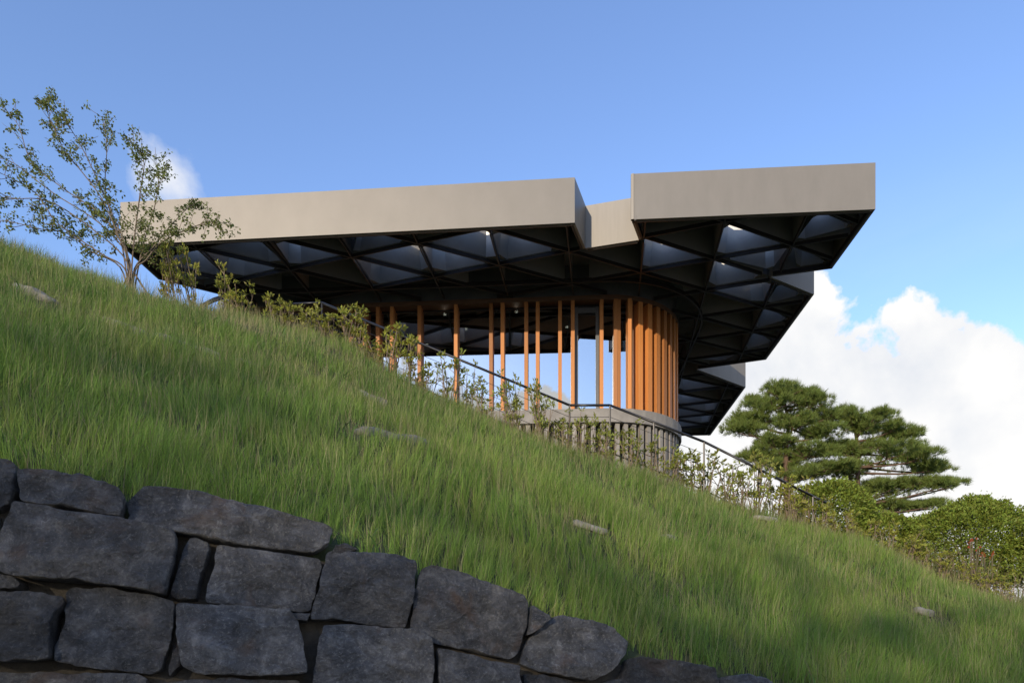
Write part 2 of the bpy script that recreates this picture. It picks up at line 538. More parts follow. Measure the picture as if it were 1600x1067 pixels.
def build_terrain():
    mesh_obj('ground', [(-4000, -4000, -1.9), (4000, -4000, -1.9), (4000, 4000, -1.9), (-4000, 4000, -1.9)], [(0, 1, 2, 3)], M_GROUND)
    bpy.data.objects['ground']['kind'] = 'structure'
    xs = np.unique(np.concatenate([np.arange(-45, -16, 1.5), np.arange(-16, 14, 0.25), np.arange(14, 46, 1.5)]))
    ts = np.concatenate([np.linspace(0, 1, 48)[:-1] * 10.5, 10.5 + np.linspace(0, 1, 40) ** 1.5 * 55])
    yw = WALL_C + WALL_K * np.clip(xs, -14, 12) + BATTER * np.interp(xs, _toe_x, _toe_z) + 0.22
    Xg = np.repeat(xs[:, None], len(ts), 1)
    Yg = yw[:, None] + ts[None, :]
    Zg = hill_z(Xg, Yg)
    # first row drops behind the wall stones
    V = np.stack([Xg, Yg, Zg], -1)
    drop = V[:, :1].copy(); drop[..., 2] = -2.2
    V = np.concatenate([drop, V], 1)
    nx, ny = V.shape[:2]
    idx = np.arange(nx * ny).reshape(nx, ny)
    faces = np.stack([idx[:-1, :-1], idx[1:, :-1], idx[1:, 1:], idx[:-1, 1:]], -1).reshape(-1, 4)
    o = mesh_obj('hill', V.reshape(-1, 3).tolist(), faces.tolist(), M_SOIL, smooth=True)
    o['kind'] = 'structure'


build_terrain()

# ------------------------------------------------------------------ the pavilion
ZS = 13.86            # underside of the roof
ZT = 15.36            # top of the fascia
E_DIR = Vector((math.cos(math.radians(4)), -math.sin(math.radians(4)), 0))
N_OUT = Vector((-math.sin(math.radians(4)), -math.cos(math.radians(4)), 0))
C_R = Vector((4.0, 30.8, 0)); RAD = 3.4; LEN_F = 14.0; LEN_S = 10.0


def soffit_pt(px, py):
    d = ZS * F_PX / (HORIZON - py)
    return Vector(((px - 800) / F_PX * d, d))


ROOF = [soffit_pt(188, 383), soffit_pt(898, 348), soffit_pt(915, 388), soffit_pt(998, 375), soffit_pt(986, 343), soffit_pt(1368, 327),
        soffit_pt(1300, 420), soffit_pt(1205, 433), soffit_pt(1272, 460), soffit_pt(1197, 562), soffit_pt(1090, 577), soffit_pt(1165, 605),
        soffit_pt(1110, 680), Vector((-11.0, 47.5)), Vector((-13.0, 30.2)), Vector((-11.4, 27.6)), Vector((-13.6, 26.25))]


def rounded(off, n=10):
    """plan outline of the drum, offset outwards, counter-clockwise from the left end of the front"""
    pts = []
    r = RAD + off
    L = C_R - E_DIR * LEN_F
    corners = [(L, math.pi), (C_R, 1.5 * math.pi), (C_R - N_OUT * LEN_S, 0.0), (L - N_OUT * LEN_S, 0.5 * math.pi)]
    rot = math.radians(-4)
    for c, a0 in corners:
        for k in range(n + 1):
            a = a0 + rot + 0.5 * math.pi * k / n
            pts.append(Vector((c.x + r * math.cos(a), c.y + r * math.sin(a))))
    return pts


def inside(p, poly):
    c = False
    j = len(poly) - 1
    for i in range(len(poly)):
        a, b = poly[i], poly[j]
        if (a.y > p.y) != (b.y > p.y) and p.x < (b.x - a.x) * (p.y - a.y) / (b.y - a.y) + a.x:
            c = not c
        j = i
    return c


def clip_seg(p, q, keep, drop):
    """pieces of p-q inside keep and outside drop"""
    ts = [0.0, 1.0]
    d = q - p
    for poly in (keep, drop):
        for i in range(len(poly)):
            a, b = poly[i], poly[(i + 1) % len(poly)]
            e = b - a
            den = d.x * e.y - d.y * e.x
            if abs(den) < 1e-9: continue
            t = ((a.x - p.x) * e.y - (a.y - p.y) * e.x) / den
            u = ((a.x - p.x) * d.y - (a.y - p.y) * d.x) / den
            if 0 < t < 1 and 0 <= u <= 1: ts.append(t)
    ts.sort()
    out = []
    for t0, t1 in zip(ts, ts[1:]):
        if (t1 - t0) * d.length < 0.12: continue
        mid = p + d * (0.5 * (t0 + t1))
        if inside(mid, keep) and not inside(mid, drop):
            out.append((p + d * t0, p + d * t1))
    return out


def inset(poly, w):
    out = []
    n = len(poly)
    for i in range(n):
        a, b, c = poly[i - 1], poly[i], poly[(i + 1) % n]
        u, v = (b - a).normalized(), (c - b).normalized()
        n1, n2 = Vector((-u.y, u.x)), Vector((-v.y, v.x))
        m = n1 + n2
        out.append(b + m * (w / max(0.25, 1 + n1.dot(n2))))
    return out


def prism(poly, z0, z1):
    n = len(poly)
    v = [(p.x, p.y, z0) for p in poly] + [(p.x, p.y, z1) for p in poly]
    f = [tuple(reversed(range(n))), tuple(range(n, 2 * n))] + [(i, (i + 1) % n, n + (i + 1) % n, n + i) for i in range(n)]
    return v, f


def ring_mesh(outer, inner, z0, z1):
    n = len(outer)
    v = [(p.x, p.y, z) for z in (z0, z1) for P in (outer, inner) for p in P]
    f = []
    for i in range(n):
        j = (i + 1) % n
        f += [(i, j, 2 * n + j, 2 * n + i), (n + j, n + i, 3 * n + i, 3 * n + j), (2 * n + i, 2 * n + j, 3 * n + j, 3 * n + i), (j, i, n + i, n + j)]
    return v, f


def build_pavilion():
    root = empty('hilltop_pavilion', (0, 29, 5.2))
    tag(root, 'hilltop pavilion with wide jagged metal roof over a round timber-finned glass drum', 'building')
    # ---- roof lattice geometry
    a1, b1 = math.radians(26), math.radians(-19)
    p = Vector((3.15 * math.cos(a1), 3.15 * math.sin(a1))); q = Vector((2.66 * math.cos(b1), 2.66 * math.sin(b1)))
    O = Vector((7.07, 22.7))
    P = lambda i, j: O + p * i + q * j
    drum_out = rounded(0.0); ring_out = rounded(1.0)

    def shown(m):
        return m.y < 31.5 or (m.x > 6.0 and m.y < 47) or (m.x < -8 and m.y < 33)

    inner_roof = inset(ROOF, 0.17)
    # open cells, through which the sky lights the baffles
    holes = []
    for i in range(-14, 15):
        for j in range(-16, 17):
            for tri in ([P(i + 1, j + 1), P(i + 1, j), P(i, j + 1)], [P(i, j), P(i + 1, j), P(i, j + 1)]):
                c = (tri[0] + tri[1] + tri[2]) / 3
                if not shown(c): continue
                if tri[0] == P(i, j) and (i * 3 + j * 5) % 7 < 3: continue
                tri = [c + (t - c) * 0.93 for t in tri]
                if any(inside(t, ring_out) for t in tri) or inside(c, ring_out): continue
                mids = [(tri[k] + tri[(k + 1) % 3]) / 2 for k in range(3)]
                if any(inside(t, ring_out) for t in mids) or not inside(c, inner_roof): continue
                fit = []
                for t in tri:             # pull corners that stick out back under the roof
                    k = 1.0
                    while k > 0.1 and not inside(c + (t - c) * k, inner_roof): k -= 0.02
                    fit.append(c + (t - c) * (k if k == 1.0 else k - 0.02))
                mids = [(fit[k] + fit[(k + 1) % 3]) / 2 for k in range(3)]
                if all(inside(t, inner_roof) for t in mids) and min((fit[k] - fit[k - 1]).length for k in range(3)) > 0.7:
                    holes.append(fit)
    vs = [Vector((v.x, v.y)) for v in inset(ROOF, 0.05)] + [Vector((v.x, v.y)) for v in inset(ROOF, 0.3)]
    nr = len(ROOF)
    es = [(k, (k + 1) % nr) for k in range(nr)] + [(nr + k, nr + (k + 1) % nr) for k in range(nr)]
    rim = inset(ROOF, 0.3); deck_edge = inset(ROOF, 0.05)
    for tri in holes:
        b = len(vs); vs += tri; es += [(b, b + 1), (b + 1, b + 2), (b + 2, b)]
    cv, ce, cf, *_ = delaunay_2d_cdt(vs, es, [], 0, 1e-5)
    keepf = []
    for f in cf:
        c = sum((cv[k] for k in f), Vector((0, 0))) / len(f)
        if inside(c, deck_edge) and not (inside(c, rim) and any(inside(c, t) for t in holes)): keepf.append(f)
    n = len(cv)
    verts = [(v.x, v.y, 15.12) for v in cv] + [(v.x, v.y, 15.2) for v in cv]
    faces = [tuple(reversed(f)) for f in keepf] + [tuple(k + n for k in f) for f in keepf]
    roof = mesh_obj('roof', verts, faces, M_BLACK, root)
    # ---- folded metal lining of every open cell, its corners closed off
    for tri in holes:
        c = (tri[0] + tri[1] + tri[2]) / 3
        rc = random.Random(int(c.x * 100) * 7 + int(c.y * 100))
        hexa = []
        for k in range(3):
            a, b = tri[k], tri[(k + 1) % 3]
            hexa += [a.lerp(b, rc.uniform(0.10, 0.24)), b.lerp(a, rc.uniform(0.10, 0.24))]
        sx, sy = rc.uniform(-0.12, 0.12), rc.uniform(-0.12, 0.12)
        v = [Vector((h.x, h.y, ZS + 0.16)) for h in hexa] + [Vector((c.x + sx + (h.x - c.x) * 0.88, c.y + sy + (h.y - c.y) * 0.88, 15.19)) for h in hexa]
        f = [((k + 1) % 6, k, 6 + k, 6 + (k + 1) % 6) for k in range(6)]
        L = Vector((c.x, c.y, ZS))
        me = mesh_data('light_well', [p_ - L for p_ in v], f)
        obj('light_well', me, M_PANEL, roof, L)
        caps = MB()
        for k in range(3):
            b_ = tri[(k + 1) % 3]
            for pts in ((hexa[2 * k + 1], b_, hexa[(2 * k + 2) % 6]),):
                caps.tri(*[Vector((q_.x, q_.y, ZS + 0.165)) for q_ in pts])
        caps.build('corner_plate', M_BLACK, roof, False, L)['kind'] = 'stuff'
    # ---- fascia: flat metal panels along every edge of the outline
    for k in range(len(ROOF)):
        a, b = ROOF[k], ROOF[(k + 1) % len(ROOF)]
        d = b - a
        npan = 1
        ang = math.atan2(d.y, d.x)
        u = d.normalized(); nrm = Vector((u.y, -u.x))       # outward: outline runs counter-clockwise
        for s in range(npan):
            g = 0.002
            p0 = a + d * (s / npan) + u * (g if s else 0); p1 = a + d * ((s + 1) / npan) - u * (g if s < npan - 1 else 0)
            m = (p0 + p1) / 2 - nrm * 0.045
            box_obj('fascia_panel', (m.x, m.y, (ZS + ZT) / 2), ((p1 - p0).length, 0.09, ZT - ZS), ang, M_FASCIA, roof)
            m2 = (p0 + p1) / 2 - nrm * 0.125
            box_obj('edge_trim', (m2.x, m2.y, ZS + 0.05), ((p1 - p0).length - 0.1, 0.07, 0.16), ang, M_BAR, roof)
    # ---- baffles and the bronze bars along their lower edges
    cnt = 0
    for i in range(-14, 15):
        for j in range(-16, 17):
            o = P(i, j)
            for t in (o + p, o + q):
                pass
            for e0, e1 in ((o, o + p), (o, o + q), (o + q, o + p)):
                if not shown((e0 + e1) / 2): continue
                for s0, s1 in clip_seg(e0, e1, inner_roof, ring_out):
                    m = (s0 + s1) / 2; d = s1 - s0
                    box_obj('baffle_panel', (m.x, m.y, (ZS + 0.09 + 15.13) / 2), (d.length, 0.03, 15.13 - ZS - 0.09), math.atan2(d.y, d.x), M_PANEL, roof)
                    cnt += 1
    print('baffles', cnt, 'holes', len(holes))
    dz = 0.0
    for base, step, dirv, h in ((q, q, p, 0.0), (p, p, q, 0.004), (p, p, (p - q), 0.008)):
        for k in range(-30, 31):
            c = O + step * k
            s0, s1 = c - dirv.normalized() * 45, c + dirv.normalized() * 45
            for t0, t1 in clip_seg(s0, s1, inner_roof, drum_out):
                m = (t0 + t1) / 2; d = t1 - t0
                if not (shown(m) or shown(t0) or shown(t1)): continue
                box_obj('lattice_bar', (m.x, m.y, ZS + 0.07 + h), (d.length - 0.12, 0.05, 0.13), math.atan2(d.y, d.x), M_BAR, roof)
    v, f = ring_mesh(rounded(1.04), rounded(0.97), ZS - 0.002, ZS + 0.16)
    mesh_obj('ring_bar', v, f, M_BAR, roof)

    # ---- the drum: header, fins, panes
    v, f = ring_mesh(rounded(0.02), rounded(-0.45), 13.68, 13.85)
    wall = mesh_obj('drum_wall', v, f, M_HEADER, root)
    v, f = ring_mesh(rounded(-0.06), rounded(-0.40), 13.85, 15.13)
    mesh_obj('upstand', v, f, M_BLACK, roof)
    Z0 = 9.27
    fr0 = C_R + N_OUT * RAD                           # right end of the straight front
    stations = []                                     # (point on the outer line, outward normal)
    for px in (548, 570, 590, 612, 655, 712, 767, 785, 822, 840, 875, 895, 940, 962, 984):
        xp = (px - 800) / F_PX
        s = (xp * fr0.y - fr0.x) / (E_DIR.x - xp * E_DIR.y)
        stations.append((fr0 + E_DIR * s, N_OUT.copy()))
    arc0 = math.atan2(N_OUT.y, N_OUT.x)
    for k in range(13):
        a = arc0 + math.radians(9 + 7.9 * k)
        nn = Vector((math.cos(a), math.sin(a), 0))
        stations.append((C_R + nn * RAD, nn))
    for k in range(8):
        stations.append((C_R + E_DIR * RAD - N_OUT * (0.9 + 1.1 * k), E_DIR.copy()))
    for k, (pt, nn) in enumerate(stations):
        c = pt - nn * 0.19
        o = box_obj('timber_fin', (c.x, c.y, (Z0 + 13.68) / 2), (0.21 if k > 15 else 0.145, 0.38, 13.68 - Z0), math.atan2(nn.y, nn.x) + math.pi / 2, M_WOOD, wall)
    # panes of glass between the fins, set back
    for k in range(len(stations) - 1):
        (pa, na), (pb, nb) = stations[k], stations[k + 1]
        A = pa - na * 0.33; B = pb - nb * 0.33
        d = B - A; m = (A + B) / 2
        ang = math.atan2(d.y, d.x)
        door = k == 11
        if door:      # the door leaf between the fins, grey frame around it
            u = d.normalized(); w = d.length - 0.17
            for s in (-1, 1):
                c = m + u * s * (w / 2 - 0.07)
                box_obj('door_frame', (c.x, c.y, (Z0 + 13.54) / 2), (0.13, 0.09, 13.54 - Z0 - 0.01), ang, M_FRAME, wall)
            box_obj('door_frame', (m.x, m.y, 13.40), (w - 0.28, 0.09, 0.2), ang, M_FRAME, wall)
            box_obj('door_pane', (m.x, m.y, (Z0 + 13.3) / 2), (w - 0.27, 0.02, 13.28 - Z0), ang, M_GLASS, wall)
        else:
            box_obj('glass_pane', (m.x, m.y, (Z0 + 13.56) / 2), (max(d.length - 0.10, 0.05), 0.02, 13.56 - Z0), ang, M_GLASS, wall)
    # ---- interior
    v, f = prism(rounded(-0.5), 13.6, 13.75)
    ceil = mesh_obj('interior_ceiling', v, f, M_INTCEIL, root)
    v, f = prism(rounded(-0.5), 9.05, 9.26)
    mesh_obj('interior_floor', v, f, M_INT, root)
    box_obj('interior_wall', (-2.5, 35.2, 11.42), (17.0, 0.2, 4.3), math.radians(-4), M_INT, root)
    for (px, py) in ((667, 537), (695, 490), (728, 513), (807, 486), (886, 510)):
        zc = 13.59; d = zc * F_PX / (HORIZON - py)
        bm = MB(); c = Vector(((px - 800) / F_PX * d, d, zc))
        bm.tube([c, c - Vector((0, 0, 0.05))], [0.055, 0.055], 12)
        bm.build('downlight', M_LAMP, ceil, loc=c)
    # ---- concrete kerb and the timber palings under it
    v, f = ring_mesh(rounded(0.14), rounded(-0.6), 8.72, 9.265)
    base = mesh_obj('concrete_ring', v, f, M_CONC, root)
    v, f = ring_mesh(rounded(-0.30), rounded(-0.55), 4.0, 8.72)
    mesh_obj('base_wall', v, f, M_CORE, base)
    for k in range(44):
        if k < 26:
            s = -9.5 + k * 0.375
            pt, nn = fr0 + E_DIR * s, N_OUT
        else:
            a = arc0 + math.radians(2 + 5.9 * (k - 26)); nn = Vector((math.cos(a), math.sin(a), 0)); pt = C_R + nn * RAD
        c = pt - nn * 0.08
        box_obj('paling', (c.x, c.y, 6.36), (0.17, 0.20, 4.715), math.atan2(nn.y, nn.x) + math.pi / 2, M_POST, base)
    return root


build_pavilion()


# ------------------------------------------------------------------ handrail beside the steps
def build_handrail():
    pts = [at(458, 475, 16.2), at(503, 473, 16.0), at(890, 633, 14.5), at(953, 633, 14.5), at(1100, 690, 14.2), at(1270, 775, 14.3), at(1292, 786, 14.35)]
    root = empty('stair_handrail', (pts[2].x, pts[2].y, pts[2].z - 1.1))
    tag(root, 'thin dark steel handrail with cables stepping down behind the grassy crest', 'handrail')
    def line(name, dz, r):
        mb = MB()
        pp = [p + Vector((0, 0, dz)) for p in pts]
        for a, b in zip(pp, pp[1:]):
            mb.tube([a, b], [r, r], 6)
        return mb.build(name, M_RAIL, root, True, root.location)
    line('top_rail', 0, 0.026)
    line('bottom_rail', -1.0, 0.016)
    for k in range(3):
        line('cable', -0.25 * (k + 1), 0.005)
    L = [0]
    for a, b in zip(pts, pts[1:]): L.append(L[-1] + (b - a).length)
    def along(s):
        for k in range(len(pts) - 1):
            if s <= L[k + 1] + 1e-6: return pts[k].lerp(pts[k + 1], (s - L[k]) / (L[k + 1] - L[k]))
        return pts[-1]
    stops = [0.0, L[1], L[1] + 1.25, L[1] + 2.5, L[1] + 3.75, L[1] + 5.0, L[2], L[3], L[3] + 1.0, L[4], L[4] + 1.3, L[5]]
    for s in stops:
        t = along(s)
        z0 = float(hill_z(t.x, t.y)) - 0.05
        mb = MB(); mb.tube([Vector((t.x, t.y, min(z0, t.z - 1.08))), t], [0.02, 0.02], 6)
        mb.build('post', M_RAIL, root, False, (t.x, t.y, t.z - 1.1))


build_handrail()

# ------------------------------------------------------------------ the dry stone wall
STONES = [
    [(-34, 706), (0, 711), (14, 718), (19, 732), (18, 761), (7, 782), (-15, 790), (-45, 786)],
    [(23, 727), (64, 729), (134, 743), (184, 761), (191, 775), (187, 805), (141, 798), (88, 787), (28, 775)],
    [(219, 748), (240, 747), (307, 757), (360, 777), (406, 785), (459, 803), (509, 817), (521, 826), (519, 849), (495, 863), (424, 856), (353, 844), (283, 826), (230, 814), (193, 805), (191, 773)],
    [(18, 777), (85, 792), (177, 808), (272, 830), (276, 845), (272, 888), (261, 934), (212, 921), (141, 909), (53, 900), (7, 891), (-8, 880), (-8, 845), (8, 800)],
    [(293, 835), (323, 842), (325, 856), (311, 902), (306, 934), (276, 934), (265, 927), (279, 884), (286, 849)],
    [(336, 845), (417, 860), (500, 872), (502, 888), (493, 920), (486, 953), (459, 955), (389, 946), (322, 937), (322, 916), (330, 874)],
    [(-40, 919), (64, 925), (94, 934), (95, 944), (83, 962), (81, 1029), (46, 1033), (-40, 1031)],
    [(-20, 891), (21, 898), (30, 911), (25, 919), (-20, 917)],
    [(106, 911), (148, 916), (212, 925), (267, 939), (270, 955), (261, 1008), (251, 1050), (230, 1054), (177, 1047), (117, 1038), (85, 1029), (87, 1008), (97, 969), (99, 920)],
    [(272, 937), (336, 941), (449, 953), (463, 969), (475, 1008), (482, 1054), (442, 1057), (371, 1054), (307, 1050), (283, 1038), (276, 990)],
    [(-40, 1043), (71, 1047), (212, 1055), (226, 1062), (230, 1120), (120, 1128), (-40, 1124)],
    [(511, 858), (544, 858), (602, 863), (649, 876), (654, 885), (649, 922), (639, 981), (595, 976), (527, 964), (485, 964), (497, 922), (506, 878)],
    [(659, 880), (679, 878), (730, 893), (774, 912), (821, 932), (828, 946), (826, 979), (814, 1020), (801, 1030), (764, 1023), (713, 1008), (669, 996), (644, 983), (649, 935), (654, 892)],
    [(504, 974), (554, 976), (649, 984), (673, 1000), (678, 1047), (676, 1096), (560, 1100), (488, 1094), (492, 1040), (497, 1000)],
    [(682, 1008), (747, 1027), (812, 1042), (818, 1090), (800, 1112), (690, 1104)],
    [(831, 944), (855, 962), (858, 968), (842, 984), (828, 990)],
    [(865, 962), (878, 959), (926, 966), (966, 981), (986, 1003), (983, 1023), (959, 1050), (932, 1064), (899, 1057), (848, 1045), (818, 1033), (824, 1003), (841, 976)],
    [(988, 1025), (1006, 1022), (1066, 1031), (1122, 1045), (1130, 1067), (1133, 1120), (1050, 1130), (972, 1120), (978, 1055)],
    [(1132, 1055), (1172, 1051), (1194, 1056), (1212, 1066), (1240, 1090), (1236, 1130), (1140, 1130)],
    [(524, 850), (546, 851), (557, 857), (530, 866), (518, 862)],
    [(240, 1062), (300, 1058), (400, 1063), (470, 1064), (478, 1110), (240, 1120)],
    [(824, 1050), (862, 1056), (905, 1066), (900, 1110), (826, 1112)],
    [(908, 1070), (940, 1070), (966, 1060), (966, 1118), (908, 1114)],
    [(268, 1000), (276, 1003), (280, 1040), (262, 1056), (258, 1040)],
    [(445, 956), (484, 957), (480, 968), (468, 968)],
    [(-130, 700), (-52, 706), (-52, 790), (-130, 776)],
    [(-150, 790), (-18, 796), (-14, 884), (-150, 872)],
    [(-170, 890), (-48, 898), (-48, 1030), (-170, 1020)],
]
WALL_COURSES = [(1128, 1250, 215, -170, 1330), (1254, 1400, 250, -200, 1500)]


def stone_mesh(outline, thick, seed):
    """outline: list of (u, v) metres in the wall plane -> verts (u, depth, v); depth < 0 is towards the viewer"""
    rnd = random.Random(seed)
    P = [Vector((a, b)) for a, b in outline]
    cen = sum(P, Vector((0, 0))) / len(P)
    # dense resample of the outline
    per = sum((P[i] - P[i - 1]).length for i in range(len(P)))
    NA = 120
    dense = []
    step = per / NA
    for i in range(len(P)):
        a, b = P[i], P[(i + 1) % len(P)]
        k = max(1, int(round((b - a).length / step)))
        for t in range(k): dense.append(a.lerp(b, t / k))
    for _ in range(1):
        dense = [(dense[i - 1] + dense[i] * 2 + dense[(i + 1) % len(dense)]) / 4 for i in range(len(dense))]
    size = math.sqrt(max(1e-6, per / 4) ** 2)
    off = Vector((rnd.random() * 50, rnd.random() * 50, rnd.random() * 50))
    R = min(rnd.uniform(0.012, 0.028), size * 0.1)
    # random chipping planes over the face
    planes = []
    for _ in range(9):
        a = rnd.uniform(0, 2 * math.pi); tilt = rnd.choice((rnd.uniform(0.06, 0.2), rnd.uniform(0.2, 0.45)))
        planes.append((Vector((math.cos(a), math.sin(a))), tilt, rnd.uniform(0.15 if tilt < 0.3 else 0.5, 1.0) * size * 0.5))
    n = len(dense)
    def front(p2, e):
        k = max(0.0, 1 - e / R)
        dep = R * (1 - math.sqrt(max(0.0, 1 - k * k)))
        for dirv, tilt, o in planes:
            dep = max(dep, min(0.055, ((p2 - cen).dot(dirv) - o) * tilt))
        q = Vector((p2.x, 0, p2.y))
        qs = Vector((q.x * 1.6 + q.z * 1.1, 0, q.z * 4.6 - q.x * 0.9)) + off
        lay = mnoise.noise(qs) * 1.6
        dep += (math.floor(lay * 3) / 3 + 0.35 * lay) * 0.016
        dep += (mnoise.fractal(q * 3.0 + off, 0.75, 2.2, 6)) * 0.030
        dep += abs(mnoise.noise(q * 6.5 + off)) * 0.020
        return dep
    rings = [1.0, 0.985, 0.965, 0.94, 0.91, 0.87, 0.825, 0.775, 0.72, 0.66, 0.60, 0.53, 0.46, 0.38, 0.30, 0.21, 0.11]
    verts, faces = [], []
    # back ring, side ring
    for dep, sc in ((thick, 0.86), (thick * 0.5, 0.98)):
        for d in dense:
            w = cen + (d - cen) * sc
            verts.append(Vector((w.x, dep, w.y)))
    for s in rings:
        for d in dense:
            jit = mnoise.noise(Vector((d.x * 6, 3.1, d.y * 6)) + off) * 0.020 + mnoise.noise(Vector((d.x * 19, 1.1, d.y * 19)) + off) * 0.012
            w = cen + (d - cen) * s
            rad = (d - cen)
            w = w + rad.normalized() * jit * (s ** 4)
            e = rad.length * (1 - s)
            verts.append(Vector((w.x, front(w, e), w.y)))
    verts.append(Vector((cen.x, front(cen, 1.0), cen.y)))
    nr = len(rings) + 2
    for r in range(nr - 1):
        for i in range(n):
            j = (i + 1) % n
            faces.append((r * n + i, r * n + j, (r + 1) * n + j, (r + 1) * n + i))
    c = len(verts) - 1
    for i in range(n): faces.append(((nr - 1) * n + i, (nr - 1) * n + (i + 1) % n, c))
    faces.append(tuple(range(n - 1, -1, -1)))
    return verts, faces


def build_wall():
    u_dir = Vector((1, WALL_K, 0)).normalized()
    v_dir = Vector((0, BATTER, 1)).normalized()
    n_in = u_dir.cross(v_dir)                 # into the hill
    if n_in.y < 0: n_in = -n_in
    root = empty('dry_stone_wall', on_wall(600, 1150))
    tag(root, 'dark dry-laid boulder retaining wall stepping down at the foot of the slope', 'stone wall')
    polys = [[on_wall(a, b) for a, b in s] for s in STONES]
    rnd = random.Random(5)
    for (y0, y1, w, xa, xb) in WALL_COURSES:
        x = xa
        while x < xb:
            ww = w * rnd.uniform(0.6, 1.2)
            j = lambda k=7: rnd.uniform(-k, k)
            polys.append([on_wall(x + 4 + j(), y0 + 4 + abs(j())), on_wall(x + ww / 2, y0 + 2 + abs(j(4))), on_wall(x + ww - 4 + j(), y0 + 4 + abs(j())), on_wall(x + ww - 3 + j(4), (y0 + y1) / 2), on_wall(x + ww - 4 + j(), y1 - 4 - abs(j())), on_wall(x + 4 + j(), y1 - 4 - abs(j()))])
            x += ww
    for k, poly in enumerate(polys):
        c = sum(poly, Vector((0, 0, 0))) / len(poly)
        uv = [((p - c).dot(u_dir), (p - c).dot(v_dir)) for p in poly]
        v, f = stone_mesh(uv, 0.34, 100 + k)
        push = random.Random(900 + k).uniform(-0.05, 0.05)
        W = [u_dir * a.x + v_dir * a.z + n_in * (a.y + push) for a in v]
        o = obj('stone', mesh_data('stone', W, f, True), M_STONE, root, c)
    # earth packed behind the stones
    mb = MB()
    xs = np.linspace(-7, 8, 60)
    zt = np.interp(xs, _toe_x, _toe_z)
    for k in range(len(xs) - 1):
        a, b = xs[k], xs[k + 1]
        f = lambda x, z: Vector((x, wall_Y(x, z) + 0.20, z))
        g = lambda x, z: Vector((x, wall_Y(x, z) + 0.45, z + 0.02))
        mb.quad(f(a, -2.1), f(b, -2.1), f(b, zt[k + 1] - 0.12), f(a, zt[k] - 0.12))
        mb.quad(f(a, zt[k] - 0.12), f(b, zt[k + 1] - 0.12), g(b, zt[k + 1]), g(a, zt[k]))
    mb.build('earth_core', M_CORE, root, loc=root.location)


build_wall()


# ------------------------------------------------------------------ pale stones half buried in the slope
def slope_hit(px, py):
    """where the line of sight through (px, py) meets the hill"""
    xp, s = (px - 800) / F_PX, (HORIZON - py) / F_PX
    ys = np.linspace(5.0, 15.5, 700)
    gap = hill_z(xp * ys, ys) - s * ys
    k = int(np.argmax(gap > 0)) if (gap > 0).any() else int(np.argmax(gap))
    Y = ys[k]
    return Vector((xp * Y, Y, float(hill_z(xp * Y, Y))))


LEDGES = []


def ledge(px0, py0, px1, py1, h, label, depth=0.22):
    a, b = slope_hit(px0, py0), slope_hit(px1, py1)
    d = b - a; L = d.length
    LEDGES.append((a, b))
    c = (a + b) / 2
    bm = bmesh.new()
    bmesh.ops.create_cube(bm, size=1.0)
    bmesh.ops.subdivide_edges(bm, edges=bm.edges[:], cuts=5, use_grid_fill=True)
    off = Vector((px0 * 0.13, py0 * 0.07, 1.7))
    u = d.normalized()
    w = Vector((-u.y, u.x, 0)).normalized()
    up = u.cross(w)
    if up.z < 0: up = -up
    for v in bm.verts:
        p = v.co.copy()
        r = (p.length / 0.5) or 1
        k = max(abs(p.x), abs(p.y), abs(p.z)) / 0.5
        q = p.normalized() * 0.5 * k
        p = p.lerp(q, 0.42)
        wp = u * (p.x * L) + w * (p.y * depth) + up * (p.z * h * 1.7)
        nz = mnoise.fractal(wp * 4 + off, 0.8, 2.0, 4)
        v.co = wp * (1 + 0.0) + up * nz * h * 0.5 + w * nz * 0.03
    bmesh.ops.recalc_face_normals(bm, faces=bm.faces[:])
    me = bpy.data.meshes.new('half_buried_stone')
    bm.to_mesh(me); bm.free()
    me.polygons.foreach_set('use_smooth', [True] * len(me.polygons))
    o = obj('half_buried_stone', me, M_LEDGE, None, c + Vector((0, 0, 0.025)))
    tag(o, label, 'stone', 'pale stones half buried in the grass slope')


ledge(548, 676, 668, 700, 0.09, 'longest pale stone lying alone in mid-slope grass')
ledge(556, 620, 604, 636, 0.09, 'short pale stone in the grass above the longest one')
ledge(28, 452, 84, 476, 0.08, 'leftmost pale stone of the line in the upper left grass')
ledge(160, 506, 232, 530, 0.09, 'second pale stone from the left in the upper grass line')
ledge(238, 530, 300, 550, 0.08, 'third pale stone from the left in the upper grass line')
ledge(304, 550, 356, 568, 0.08, 'fourth pale stone from the left in the upper grass line')
ledge(360, 568, 412, 582, 0.08, 'rightmost pale stone of the line in the upper left grass')
ledge(1030, 842, 1050, 846, 0.07, 'small pale stone in the grass below the handrail end')
ledge(1178, 810, 1212, 816, 0.06, 'small pale stone in grass just below the crest shrubs')
ledge(1428, 956, 1456, 962, 0.07, 'small pale stone at far right in the shaded grass')
ledge(893, 818, 950, 838, 0.05, 'thin pale stone beside the sunlit streak of grass')


